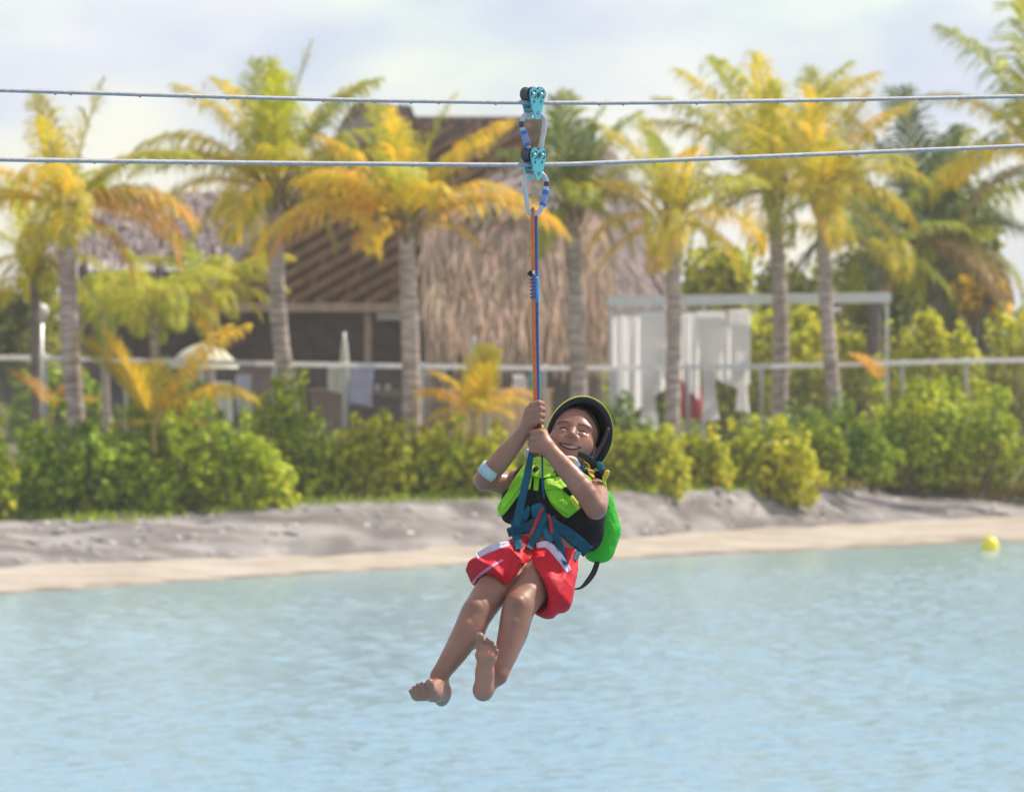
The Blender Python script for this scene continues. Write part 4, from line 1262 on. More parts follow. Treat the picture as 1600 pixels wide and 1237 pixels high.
# --- torso, neck, head
body = G
body.ell(pc(872, 770, 72), (50, 30, 42), None, 4)
body.chain([pc(872, 770, 72), pc(850, 838, 30), pc(843, 868, 14)], [40, 34, 36], 10)
body.cone(pc(868, 830, 40), pc(872, 872, 24), 27, 29, 10)
body.cone(pc(884, 742, 86), hd(0, -22, -12), 17, 18, 8)
body.ell(hd(0, 17, -6), (39, 40, 48), HR, 4)
body.ell(hd(0, -14, 12), (33.2, 38, 30), HR, 10)
body.ell(hd(0, -40, 22), (19, 14, 18), HR, 12)
body.ell(hd(0, -46, 33), (9, 8, 8), HR, 8)              # chin
for s in (-1, 1):
    body.ell(hd(s * 20.5, -16, 27.5), (14, 14, 12), HR, 14)   # cheeks raised by the smile
    body.ell(hd(s * 15, 11, 34.6), (13, 5, 5.5), HR, 10)    # brow
    body.ell(hd(s * 15.5, 1.5, 44.5), (9.5, 4.2, 3.6), HR, 5, 's')  # socket
    body.ell(hd(s * 15.5, 1.0, 33.5), (8.5, 6.4, 6), HR, 2)   # closed lids
    body.chain([hd(s * 8, -1.6, 39.9), hd(s * 15.5, -0.4, 40.9), hd(s * 23, -2.4, 37.3)], [.75, 1.0, .7], .8, 's')  # slit of the squint
    body.chain([hd(s * 8, -4.5, 38.5), hd(s * 16, -5.6, 39), hd(s * 24, -5, 35)], [1.0, 1.3, .9], 6)  # lower lid
    body.ell(hd(s * 37, -9, -10), (4.5, 13, 8), HR, 3)     # ear
    body.ell(hd(s * 41, -8, -12), (3, 9, 5.5), HR, 2)
    body.ell(hd(s * 42.5, -7, -8), (2.2, 5.5, 3.2), HR, 2, 's')
body.chain([hd(0, 7, 38.5), hd(0, -6, 43.5), hd(0, -12.5, 48)], [3.6, 3.9, 5.4], 6)   # nose
for s in (-1, 1):
    body.ell(hd(s * 6.0, -14.8, 42.5), (4.0, 3.8, 5), HR, 4)
    body.ell(hd(s * 3.6, -17.9, 46.5), (1.6, 1.2, 2.0), HR, 1, 's')
# mouth: wide smile
arc = [hd(a, -32.0 + 9.5 * (a / 19.0) ** 2, 42.0 - 11.0 * (abs(a) / 19.0) ** 2) for a in np.linspace(-18, 18, 9)]
mw = [1.6, 3.2, 4.6, 5.6, 6.0, 5.6, 4.6, 3.2, 1.6]
body.ell(hd(0, -30, 32), (22, 13, 9.5), HR, 12)
body.chain([p + HR @ np.array((0, mw[i] * .75 + 1.2, -1.2)) for i, p in enumerate(arc)], [1.2, 1.8, 2.1, 2.3, 2.1, 2.3, 2.1, 1.8, 1.2], 2.5)
body.chain([p + HR @ np.array((0, -mw[i] * .8 - 1.8, -1.0)) for i, p in enumerate(arc)], [1.2, 2.0, 2.7, 3.0, 3.1, 3.0, 2.7, 2.0, 1.2], 3)
# --- legs
K1 = pc(746, 957, -112); A1 = pc(686, 1056, -160)
body.limb([pc(818, 872, 4), pc(776, 915, -70), K1, pc(732, 985, -130), pc(708, 1024, -148), A1], [34, 27.5, 24.2, 22.6, 17.5, 12.5], 10, 22)
body.ell(pc(745, 953, -121), (17, 12, 18), None, 12)
body.ell(pc(737, 988, -120), (15, 17, 26), None, 12)
K2 = pc(811, 950, -112); A2 = pc(779, 1056, -160)
body.limb([pc(862, 880, 4), pc(832, 918, -70), K2, pc(802, 985, -128), pc(790, 1024, -146), A2], [34, 28, 24.6, 22.4, 17, 12], 10, 22)
body.ell(pc(809, 946, -122), (17, 12, 18), None, 12)
body.ell(pc(805, 988, -116), (14, 17, 26), None, 12)
# knee caps, shin edges and ankle bones
body.ell(pc(742, 950, -132), (9, 6, 10), None, 7); body.ell(pc(808, 943, -133), (9, 6, 10), None, 7)
body.cone(pc(730, 975, -146), pc(688, 1044, -166), 4, 3.5, 8); body.cone(pc(803, 972, -143), pc(784, 1040, -160), 4, 3.5, 8)
# --- feet
def toe(f, pts, rs): f.chain(pts, rs, 2.0, join=1.0)
# right foot of the child (left in the picture): pointing at the camera, sole turned down
body.ell(pc(690, 1085, -158), (13, 15, 18), None, 6)
body.cone(A1, pc(692, 1076, -160), 12.5, 12, 6)
body.chain([pc(690, 1083, -166), pc(676, 1083, -195), pc(664, 1082, -214)], [13.5, 11.5, 11], 8)
body.cone(pc(684, 1068, -172), pc(672, 1076, -208), 11, 9, 8)
body.chain([pc(674, 1080, -210), pc(662, 1082, -216), pc(652, 1086, -212)], [10, 9.5, 9], 6)
body.cone(pc(676, 1066, -160), pc(672, 1062, -158), 2, 2, 4); body.ell(pc(692, 1062, -166), (5, 5, 5), None, 4)
for (a, b, r0, r1) in (((674, 1078, -216), (671, 1066, -232), 7.2, 6.4), ((664, 1079, -218), (660, 1068, -231), 4.6, 4.2), ((657, 1081, -217), (653, 1070, -229), 4.3, 3.9),
                       ((651, 1084, -215), (647, 1074, -226), 4.2, 3.7), ((647, 1087, -212), (642, 1079, -222), 4.2, 3.6)):
    a_, b_ = pc(*a), pc(*b); toe(body, [a_, (a_ + b_) / 2 + (0, -1.5, 0), b_], [r0, r0 * .92, r1])
# left foot: sole facing the camera, toes up
body.ell(pc(755, 1078, -172), (15.5, 14, 17), None, 6)
body.cone(A2, pc(760, 1072, -168), 12, 12, 8)
body.cone(pc(777, 1058, -158), pc(777, 1062, -157), 5, 5, 4)
body.chain([pc(755, 1076, -178), pc(757.5, 1050, -184), pc(759, 1026, -192)], [14.5, 13.5, 13.5], 7)
body.chain([pc(752, 1022, -193), pc(760, 1021, -193), pc(768, 1027, -191)], [9.5, 9.5, 8.5], 6)
for (a, b, r0, r1) in (((751, 1012, -195), (749.5, 994, -201), 7.0, 6.8), ((761, 1010, -195), (762, 999, -199), 4.6, 4.1), ((766.5, 1013, -194), (768.5, 1003, -198), 4.3, 3.8),
                       ((771, 1018, -193), (773, 1009.5, -196), 4.1, 3.6), ((774, 1024, -191), (776.5, 1017, -194), 3.9, 3.4)):
    a_, b_ = pc(*a), pc(*b); toe(body, [a_, (a_ + b_) / 2 + (0, 1.2, 0), b_], [r0, r0 * .88, r1])
noarms = body.copy()
# --- arms
RY = 8.0      # depth of the straps between the hands
E1 = pc(757, 750, 22); W1 = pc(820, 672, 2)
body.chain([pc(832, 748, 78), pc(795, 757, 52), E1], [22, 18.5, 15.5], 8, join=5)
body.limb([E1, pc(778, 724, 14), pc(800, 698, 8), W1], [15, 16, 13.4, 10], 6, 10)
E2 = pc(931, 794, -36); W2 = pc(862, 707, -18)
body.limb([pc(926, 764, 66), pc(932, 779, 16), E2], [22, 18.5, 16.2], 8, 10)
body.limb([E2, pc(910, 763, -34), pc(884, 732, -27), W2], [16.2, 17.2, 15, 12.0], 6, 10)
# hands: palm, four bent fingers of unequal length, thumb from the side of the palm
body.chain([W1, pc(827, 659, -2), pc(830, 645, -3)], [10, 11.5, 11], 5)
body.ell(pc(829, 650, -4), (10, 9, 17), None, 5)
for i, (y, r, ex) in enumerate(((631, 4.9, 0), (640, 5.1, 2), (649.5, 5.0, 1.6), (658.5, 4.6, 0.2))):
    k0 = pc(831 - .4 * i, y + 2, -9); k1 = pc(841.5 + ex * .6, y - 1.5, -10.5); k2 = pc(847 + ex * .6, y, 2); k3 = pc(842, y + 1, 16)
    body.chain([k0, k1, k2, k3], [r + .5, r, r * .94, r * .8], 2.6, join=1.2)
body.chain([pc(824, 656, 6), pc(831, 640, 17), pc(840, 634, 19)], [6.5, 5.6, 4.6], 4, join=2)
body.chain([W2, pc(853, 697, -16), pc(846, 687, -13)], [12, 13, 11.5], 5)
body.ell(pc(847, 688, -13), (12, 9.5, 15), None, 5)
for i, (y, r, ex) in enumerate(((674.5, 5.0, 0), (684, 5.2, 2), (693.5, 5.0, 1.4), (702, 4.6, -1.0))):
    k0 = pc(845 + i * .5, y + 1, -17); k1 = pc(834 - ex * .6, y + 1.5, -14); k2 = pc(830.5 - ex * .5, y + 1, -1); k3 = pc(836, y, 15)
    body.chain([k0, k1, k2, k3], [r + .6, r + .2, r, r * .8], 2.6, join=1.2)
body.chain([pc(856, 690, -8), pc(850, 676, -8), pc(842, 671, 4), pc(836, 671, 14)], [6.4, 5.8, 5.2, 4.4], 4, join=2)

# skin tone: lips, palms and soles differ from the rest
ARC = np.array([p + HR @ np.array((0, 0, 0)) for p in arc])
def tone(V):
    c = np.ones((len(V), 3))
    dl = np.full(len(V), 1e3)
    for i in range(len(ARC) - 1):
        a, b = ARC[i], ARC[i + 1]; ba = b - a
        t = np.clip(((V - a) @ ba) / (ba @ ba), 0, 1); dl = np.minimum(dl, np.linalg.norm(V - a - t[:, None] * ba, axis=1))
    w = np.clip((7.2 - dl) / 2.2, 0, 1)[:, None]
    c = c * (1 - w) + np.array((0.88, 0.62, 0.66)) * w
    px, py = V[:, 0], -V[:, 2]
    for (cx, cz, rx, rz, yy) in ((757, 1058, 24, 50, -176), ):
        q = ((px - cx) / rx) ** 2 + ((py - cz * 1.0 + 11) / rz) ** 2
        w = (np.clip((1.15 - q) / .3, 0, 1) * np.clip((yy - V[:, 1]) / 8, 0, 1))[:, None]
        c = c * (1 - w) + np.array((1.30, 1.22, 1.18)) * w
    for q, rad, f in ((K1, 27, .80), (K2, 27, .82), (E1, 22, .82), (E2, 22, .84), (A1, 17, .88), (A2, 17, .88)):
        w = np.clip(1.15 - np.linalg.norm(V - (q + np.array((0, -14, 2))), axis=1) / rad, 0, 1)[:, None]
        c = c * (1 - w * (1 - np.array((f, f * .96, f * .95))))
    hl = (V - HO) @ HR
    w = np.clip(1 - np.linalg.norm((np.abs(hl) * (1, 1, 1) - (22, 0, 34)) + (0, 0, 0), axis=1) / 15, 0, 1)[:, None] * (hl[:, 1:2] < 0)
    blush = np.zeros((len(V), 1))
    for s in (-1, 1):
        blush += np.clip(1 - np.linalg.norm(hl - (s * 20, -14, 38), axis=1) / 15, 0, 1)[:, None]
    return c * (1 + blush * np.array((.16, .02, .02)))
ms = bpy.data.materials.new('skin')
nt, N, L = nodes(ms); b = N['Principled BSDF']
at = N.new('ShaderNodeAttribute'); at.attribute_name = 'tone'
nz_ = N.new('ShaderNodeTexNoise'); nz_.inputs['Scale'].default_value = 22; nz_.inputs['Detail'].default_value = 6
tcn = N.new('ShaderNodeTexCoord'); L.new(tcn.outputs['Object'], nz_.inputs['Vector'])
rr = N.new('ShaderNodeValToRGB'); rr.color_ramp.elements[0].position = .3; rr.color_ramp.elements[1].position = .7
rr.color_ramp.elements[0].color = (0.285, 0.132, 0.090, 1); rr.color_ramp.elements[1].color = (0.350, 0.170, 0.118, 1)
L.new(nz_.outputs['Fac'], rr.inputs['Fac'])
mm = N.new('ShaderNodeMix'); mm.data_type = 'RGBA'; mm.blend_type = 'MULTIPLY'; mm.inputs['Factor'].default_value = 1
L.new(rr.outputs[0], mm.inputs['A']); L.new(at.outputs['Color'], mm.inputs['B']); L.new(mm.outputs['Result'], b.inputs['Base Color'])
b.inputs['Roughness'].default_value = 0.46; b.inputs['Specular IOR Level'].default_value = 0.4
n9 = N.new('ShaderNodeTexNoise'); n9.inputs['Scale'].default_value = 14; n9.inputs['Detail'].default_value = 5; L.new(tcn.outputs['Object'], n9.inputs['Vector'])
r9_ = N.new('ShaderNodeMapRange'); r9_.inputs['From Min'].default_value = .35; r9_.inputs['From Max'].default_value = .65; r9_.inputs['To Min'].default_value = .30; r9_.inputs['To Max'].default_value = .58
L.new(n9.outputs['Fac'], r9_.inputs['Value']); L.new(r9_.outputs[0], b.inputs['Roughness'])
b.inputs['Subsurface Weight'].default_value = 0.22; b.inputs['Subsurface Radius'].default_value = (0.010, 0.004, 0.002)
n2 = N.new('ShaderNodeTexNoise'); n2.inputs['Scale'].default_value = 260; L.new(tcn.outputs['Object'], n2.inputs['Vector'])
bp = N.new('ShaderNodeBump'); bp.inputs['Strength'].default_value = .12; bp.inputs['Distance'].default_value = .002
L.new(n2.outputs['Fac'], bp.inputs['Height']); L.new(bp.outputs[0], b.inputs['Normal'])
M['skin'] = ms
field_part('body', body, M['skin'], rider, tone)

# --- clothing materials
M['shorts'] = mat('shorts_red', (0.56, 0.008, 0.022), 0.6, 0.12, 9, bump=.35, bscale=26, spec=.25)
M['stripe'] = mat('shorts_stripe', (0.58, 0.49, 0.62), 0.6, 0.08, 9)
M['hem'] = mat('shorts_hem_pink', (0.66, 0.22, 0.36), 0.6)
M['neo'] = mat('vest_black', (0.013, 0.011, 0.012), 0.85, 0.3, 20, bump=.3, bscale=120, spec=.2)
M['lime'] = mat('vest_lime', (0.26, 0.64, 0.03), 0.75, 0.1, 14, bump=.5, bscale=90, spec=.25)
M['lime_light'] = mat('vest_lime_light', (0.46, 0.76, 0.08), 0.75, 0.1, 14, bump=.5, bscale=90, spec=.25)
M['float_green'] = mat('float_green', (0.06, 0.50, 0.035), 0.7, 0.1, 9, trans=.25, bump=.4, bscale=50, spec=.25)
M['yellow_tab'] = mat('yellow_tab', (0.72, 0.70, 0.06), 0.6)
M['yellow_pad'] = mat('yellow_pad', (0.62, 0.40, 0.03), 0.5, .1, 10)
M['white_pad'] = mat('white_pad', (0.70, 0.72, 0.74), 0.5)
M['blue_pad'] = mat('blue_pad', (0.015, 0.16, 0.32), 0.5)
M['teal'] = mat('harness_teal', (0.010, 0.085, 0.135), 0.7, var=0.15, scale=30, spec=.15, bump=.15, bscale=200)
M['teal_light'] = mat('harness_teal_light', (0.012, 0.13, 0.20), 0.7, var=0.15, scale=30, spec=.15)
M['red_web'] = mat('webbing_red', (0.50, 0.012, 0.035), 0.6)
M['black_web'] = mat('webbing_black', (0.018, 0.016, 0.018), 0.6)
M['shell'] = mat('helmet_shell', (0.62, 0.66, 0.08), 0.25, 0.03, 6)
M['liner'] = mat('helmet_foam', (0.014, 0.013, 0.017), 0.85, 0.2, 40, bump=.2, bscale=150)
M['hair'] = mat('dark_hair', (0.035, 0.024, 0.022), 0.7, .3, 60, bump=.5, bscale=200)
M['brow'] = mat('eyebrow_hair', (0.15, 0.072, 0.055), 0.8)
M['lash'] = mat('eyelash_dark', (0.030, 0.016, 0.014), 0.7)
M['teeth'] = mat('teeth', (0.30, 0.205, 0.20), 0.4)
M['mouth'] = mat('mouth_inside', (0.075, 0.028, 0.026), 0.6, spec=.2)
M['band'] = mat('wristband_cloth', (0.36, 0.38, 0.60), 0.7, 0, 30, (0.38, 0.56, 0.46), stretch=(1, 1, 1))
M['orange_web'] = mat('webbing_orange', (0.62, 0.155, 0.045), 0.65, 0.1, 40, bump=.2, bscale=300)
M['blue_rope'] = mat('rope_blue', (0.030, 0.105, 0.34), 0.6, 0.2, 80)
M['blue_bright'] = mat('rope_bright_blue', (0.015, 0.26, 0.60), 0.6, 0.1, 80)
M['steel'] = mat('carabiner_steel', (0.50, 0.48, 0.52), 0.32, 0.05, 30, metal=.6)
M['sleeve'] = mat('gate_sleeve_blue', (0.02, 0.15, 0.50), 0.35)
M['sleeve_grey'] = mat('gate_sleeve_grey', (0.24, 0.26, 0.42), 0.4)
M['anod'] = mat('pulley_anodised', (0.13, 0.50, 0.55), 0.35, 0.06, 30, metal=.35)
M['dark_metal'] = mat('pulley_dark_metal', (0.075, 0.07, 0.085), 0.4, metal=.5)
M['cable'] = mat('cable_steel', (0.36, 0.34, 0.36), 0.55, 0.1, 50, metal=.0, bump=.3, bscale=160)
M['rust'] = mat('rusty_strand', (0.42, 0.24, 0.17), 0.8)

# --- shorts
sh_f = Field((722, -150, -985), (905, 75, -825), 1.25)
sh_f.ell(pc(843, 866, 14), (51, 40, 30), None, 4)
sh_f.chain([pc(818, 868, 6), pc(782, 891, -50), pc(754, 909, -92)], [34, 36.5, 38.5], 8)
sh_f.chain([pc(866, 876, 6), pc(856, 912, -50), pc(856, 925, -70)], [38, 41, 40.5], 8)
def wr(x, y, z):
    return 0
# cloth folds: gentle ridges running from the waist to the hems
ax = [(sh_f.lo[i] + sh_f.h * np.arange(sh_f.n[i])) for i in range(3)]
Xg, Yg, Zg = ax[0][:, None, None], ax[1][None, :, None], ax[2][None, None, :]
sh_f.d += (1.3 * np.sin(Xg * .13 + Zg * .07 + 1.3 * np.sin(Zg * .035)) + .9 * np.sin(Xg * .24 - Zg * .11 + Yg * .05 + np.sin(Zg * .06)) + .5 * np.sin(Zg * .16 + Xg * .27 - Yg * .10) + 2.0 * np.abs(np.sin((Xg - 800) * .075 + (Zg + 880) * .05 + 1.1 * np.sin(Zg * .05 + Yg * .04))) ** .7 - 1.2).astype(np.float32)
def cut(f, p, n):
    """remove everything on the positive side of the plane"""
    n = np.asarray(n, float); n /= np.linalg.norm(n)
    e = (Xg - p[0]) * n[0] + (Yg - p[1]) * n[1] + (Zg - p[2]) * n[2]
    return e
mid = (Xg - 815) * .93 + (Zg + 905) * .12      # which leg a point belongs to
e1 = cut(sh_f, pc(768, 913, -80), (-.50, -.55, -.66)); e2 = cut(sh_f, pc(829, 930, -62), (-.80, -.52, -.16))
e1 = e1 + .6 * np.sin(Xg * .15); e2 = e2 + .8 * np.sin(Zg * .12)
sel = np.where(mid < 0, np.where(Zg < -862, e1, -60), np.where(Zg < -878, e2, -60)).astype(np.float32)
sh_f.d = np.maximum(sh_f.d, sel)
# hollow openings round the thighs
sh_f.chain([pc(806, 884, -20), pc(775, 915, -70), K1], [27, 31, 33], 0, 's')
sh_f.chain([pc(850, 892, -20), pc(832, 918, -70), K2], [30, 34, 37], 0, 's')
sh_f.cone(pc(838, 878, 4), pc(822, 894, -44), 15, 11, 4)
# waist edge
ew = (Zg + 833) * .96 + (Xg - 800) * .27
sh_f.d = np.maximum(sh_f.d, ew.astype(np.float32) - 2)
shorts = field_part('shorts', sh_f, M['shorts'], rider, sm=1)

# --- life vest
vf = Field((765, -30, -885), (985, 165, -700), 1.25)
vr = radians(16); Rv = np.array(((cos(vr), 0, sin(vr)), (0, 1, 0), (-sin(vr), 0, cos(vr))))
vf.ell(pc(862, 788, 50), (79, 46, 54), Rv, 5)
vf.ell(pc(880, 750, 72), (58, 40, 34), Rv, 14)
vf.cone(pc(800, 800, 40), pc(826, 738, 48), 19, 16, 12)
vf.cone(pc(918, 800, 46), pc(922, 840, 56), 30, 20, 14)
axv = [(vf.lo[i] + vf.h * np.arange(vf.n[i])) for i in range(3)]
Xg, Yg, Zg = axv[0][:, None, None], axv[1][None, :, None], axv[2][None, None, :]
vf.d += (1.0 * np.sin(Xg * .16 + Zg * .1) + .7 * np.sin(Zg * .23 - Yg * .2)).astype(np.float32)
vf.d = np.maximum(vf.d, (-(Zg + 840) - (Xg - 800) * .19).astype(np.float32))       # lower edge
vf.ell(pc(890, 730, 60), (24, 40, 22), None, 3, 's')            # neck opening
def add_to(f, g):
    """union of field g into field f (same spacing grids differ): by sampling"""
    lo = g.lo; hi = g.lo + (g.n - 1) * g.h
    sl, X = f.block(lo, hi)
    p = np.stack(np.broadcast_arrays(*X), -1)
    inside = ((p >= lo) & (p <= hi)).all(-1)
    e = np.where(inside, g.sample(p), 60)
    f.d[sl] = np.minimum(f.d[sl], e)
cl = noarms
add_to(cl, sh_f); add_to(cl, vf)
vest = field_part('life_vest', vf, M['neo'], rider)

# --- conforming pads and straps
def fill_nan(a):
    a = np.asarray(a, float); ok = ~np.isnan(a)
    if not ok.any(): return np.full(a.shape, 40.0)
    i = np.arange(len(a)); return np.interp(i, i[ok], a[ok])
def pad(name, poly, material, parent, thick=6.0, field=None, base=0.0, rings=(1.0, .985, .93, .8, .6, .35, .12), nb=48, sm=True, label=None):
    """a stuffed panel that follows the body: outline in pixels, real thickness"""
    f = field or cl
    p = np.array(poly, float)
    if sm:
        q = np.concatenate((p, p[:1])); 
        ex = spline(np.concatenate((p[-1:], q, p[1:2])), 400)
        # keep the closed middle section
        n0 = int(400 / (len(p) + 2)); ex = ex[n0:-n0]
    else:
        ex = np.concatenate((p, p[:1]))
    seg = np.concatenate(([0], np.cumsum(np.linalg.norm(np.diff(ex, axis=0), axis=1))))
    u = np.linspace(0, seg[-1], nb, endpoint=False)
    b = np.stack((np.interp(u, seg, ex[:, 0]), np.interp(u, seg, ex[:, 1])), 1)
    c = b.mean(0); ext = float(np.ptp(b, axis=0).max())
    V = []; 
    prof = {1.0: -3.0, .985: .45, .93: .8}
    for k, r in enumerate(rings):
        q = c + (b - c) * r
        y = fill_nan(f.front(q[:, 0], q[:, 1]))
        if k == 0: med = np.median(y)
        lim = max(4.0, .30 * ext)
        y = np.clip(y, med - lim, med + lim * .8)
        t = prof.get(r, 1.0); off = base + thick * t if t > 0 else t
        V += [pc(q[i, 0], q[i, 1], y[i] - off) for i in range(nb)]
    y = float(fill_nan(f.front(np.array([c[0], c[0] + 1]), np.array([c[1], c[1]])))[0]); V.append(pc(c[0], c[1], y - base - thick))
    R = len(rings); Fc = [(k * nb + i, k * nb + (i + 1) % nb, (k + 1) * nb + (i + 1) % nb, (k + 1) * nb + i) for k in range(R - 1) for i in range(nb)]
    Fc += [((R - 1) * nb + i, (R - 1) * nb + (i + 1) % nb, R * nb) for i in range(nb)]
    mb = MB(); mb.add(toW(np.array(V)), Fc)
    return part(name, mb, M[material], parent, True, label)
def strap(name, pts, width, material, parent, thick=2.0, field=None, base=0.0, n=36, label=None, depth=None):
    """webbing laid over the body along pixel points; width in pixels (number or per-point list)"""
    f = field or cl
    c = spline(np.array(pts, float), n)
    w = np.interp(np.linspace(0, 1, n), np.linspace(0, 1, len(np.atleast_1d(width))), np.atleast_1d(width)) / 2
    t = np.gradient(c, axis=0); t /= np.linalg.norm(t, axis=1)[:, None]; nn = np.stack((-t[:, 1], t[:, 0]), 1)
    Vr = []
    for s_ in (-1, -.5, 0, .5, 1):
        q = c + nn * (w * s_)[:, None]
        if depth is not None: y = np.interp(np.linspace(0, 1, n), np.linspace(0, 1, len(np.atleast_1d(depth))), np.atleast_1d(depth))
        else: y = fill_nan(f.front(q[:, 0], q[:, 1]))
        Vr.append((q, y))
    if depth is None:
        ymin = np.min([y for _, y in Vr], axis=0)
        k = np.ones(5) / 5
        ysm = np.convolve(np.pad(ymin, 2, mode='edge'), k, 'valid')
        Vr = [(q, np.clip(np.minimum(y, ysm + 5), ysm - 3, ysm + 5)) for q, y in Vr]
    V = []
    for q, y in Vr: V += [pc(q[i, 0], q[i, 1], y[i] - base - thick) for i in range(n)]
    for q, y in Vr: V += [pc(q[i, 0], q[i, 1], y[i] - base + 1.0) for i in range(n)]
    Fc = []
    for r in range(4):
        for i in range(n - 1):
            Fc.append((r * n + i, r * n + i + 1, (r + 1) * n + i + 1, (r + 1) * n + i))
            a = 5 * n + r * n
            Fc.append((a + n + i, a + n + i + 1, a + i + 1, a + i))
    for i in range(n - 1):
        Fc.append((i, 5 * n + i, 5 * n + i + 1, i + 1)); Fc.append((4 * n + i, 4 * n + i + 1, 9 * n + i + 1, 9 * n + i))
    for e in (0, n - 1):
        for r in range(4): Fc.append((r * n + e, (r + 1) * n + e, 5 * n + (r + 1) * n + e, 5 * n + r * n + e))
    mb = MB(); mb.add(toW(np.array(V)), Fc)
    return part(name, mb, M[material], parent, True, label)

# face
strap('eyebrow', [(870, 662), (877, 658), (888, 659)], [1.0, 2.2, 1.7], 'brow', rider, 1.0, n=16)
strap('eyebrow', [(904, 662), (915, 664), (923, 670)], [1.7, 2.2, 1.0], 'brow', rider, 1.0, n=16)
lo_ = HR @ np.array((0, 0, 1.0))
def on_face(pts): 
    out = []
    for p in pts:
        q = hd(*p); m = 1 + q[1] * S / SUBJ
        out.append((800 + (q[0] - 800) / m, HZ + (-q[2] - HZ) / m))
    return out
for s in (-1, 1):
    strap('eyelash', on_face([(s * 8, -1.2, 40), (s * 15.5, 0.4, 41), (s * 23.5, -2.0, 37)]), [.8, 1.7, 1.0], 'lash', rider, .5, n=16)
mouth_c = on_face([(a, -32.0 + 9.5 * (a / 19.0) ** 2, 42.0 - 11 * (abs(a) / 19.) ** 2) for a in np.linspace(-18, 18, 9)])
strap('mouth_line', mouth_c, [1.6, 4.0, 6.0, 7.4, 8.0, 7.4, 6.0, 4.0, 1.6], 'mouth', rider, .5, n=30)
strap('teeth', [(p[0], p[1] - .1) for p in mouth_c[1:-1]], [1.0, 2.8, 4.2, 4.7, 4.2, 2.8, 1.0], 'teeth', rider, .9, n=30)
# hair: close cropped cap
hf = Field((840, 20, -760), (960, 165, -600), 1.5)
hf.ell(hd(0, 17.5, -6.5), (40.6, 41.4, 49.2), HR, 0)
axh = [(hf.lo[i] + hf.h * np.arange(hf.n[i])) for i in range(3)]
Xg, Yg, Zg = axh[0][:, None, None], axh[1][None, :, None], axh[2][None, None, :]
lb = (Xg - HO[0]) * up[0] + (Yg - HO[1]) * up[1] + (Zg - HO[2]) * up[2]; lc = (Xg - HO[0]) * fw[0] + (Yg - HO[1]) * fw[1] + (Zg - HO[2]) * fw[2]
la = (Xg - HO[0]) * rt[0] + (Yg - HO[1]) * rt[1] + (Zg - HO[2]) * rt[2]
line = 40 - np.clip((np.abs(la) - 12), 0, 40) * .75 - lb - np.clip(6 - lc, 0, 40) * 1.1      # hair line over the brow and temples
hf.d = np.maximum(hf.d, line.astype(np.float32) * .7)
field_part('hair', hf, M['hair'], rider)

# --- helmet
hn = np.array((0.05, -0.985, -0.10)); hn /= np.linalg.norm(hn)
hu = np.array((sin(radians(15)), 0, cos(radians(15)))); hu = hu - hn * (hu @ hn); hu /= np.linalg.norm(hu); hr = np.cross(hu, hn)
if hr[0] < 0: hr = -hr
hc = pc(905.5, 681, 84)
helmet = thing('helmet', None, None, toW(hc) - wloc(rider)); helmet.parent = rider; helmet['label'] = 'helmet with a lime shell and thick black lining'
for k_ in ('category', 'group'): 
    if k_ in helmet: del helmet[k_]
def bowl(name, ra, ru, dp, t, material, lip=0.0, inner=None):
    """thick half shell; opening faces hn"""
    V = []; nu, nv = 48, 16
    def ringpt(k, j, s_, zoff=0.0):
        a = 2 * pi * k / nu; th = (pi / 2) * j / (nv - 1)
        return hc + hr * (ra - s_) * cos(a) * cos(th) + hu * (ru - s_) * sin(a) * cos(th) - hn * ((dp - s_) * sin(th) - zoff)
    for j in range(nv):
        for k in range(nu): V.append(ringpt(k, j, 0, lip * (1 - j / (nv - 1))))
    for j in range(nv):
        for k in range(nu): V.append(ringpt(k, j, t, lip * (1 - j / (nv - 1))))
    o = nu * nv; Fc = []
    for j in range(nv - 1):
        for k in range(nu):
            l = (k + 1) % nu
            Fc.append((j * nu + k, j * nu + l, (j + 1) * nu + l, (j + 1) * nu + k)); Fc.append((o + j * nu + k, o + (j + 1) * nu + k, o + (j + 1) * nu + l, o + j * nu + l))
    for k in range(nu):
        l = (k + 1) % nu; Fc.append((k, o + k, o + l, l))
    mb = MB(); mb.add(toW(np.array(V)), Fc)
    return part(name, mb, M[material], helmet, True)
bowl('shell', 53.0, 64.0, 73.5, 1.4, 'shell')
bowl('lining', 51.6, 62.6, 72, 9.0, 'liner', 0.4)
strap('chin_strap', [(951, 668), (944, 688), (935, 704), (926, 716), (916, 712)], [5, 6, 7, 7, 6], 'black_web', helmet, 1.5, depth=[70, 62, 56, 50, 46])
strap('chin_strap', [(903, 709), (912, 712), (926, 722), (940, 733), (946, 744)], [8, 9, 9, 8, 7], 'black_web', helmet, 2.0, depth=[40, 42, 50, 58, 66])

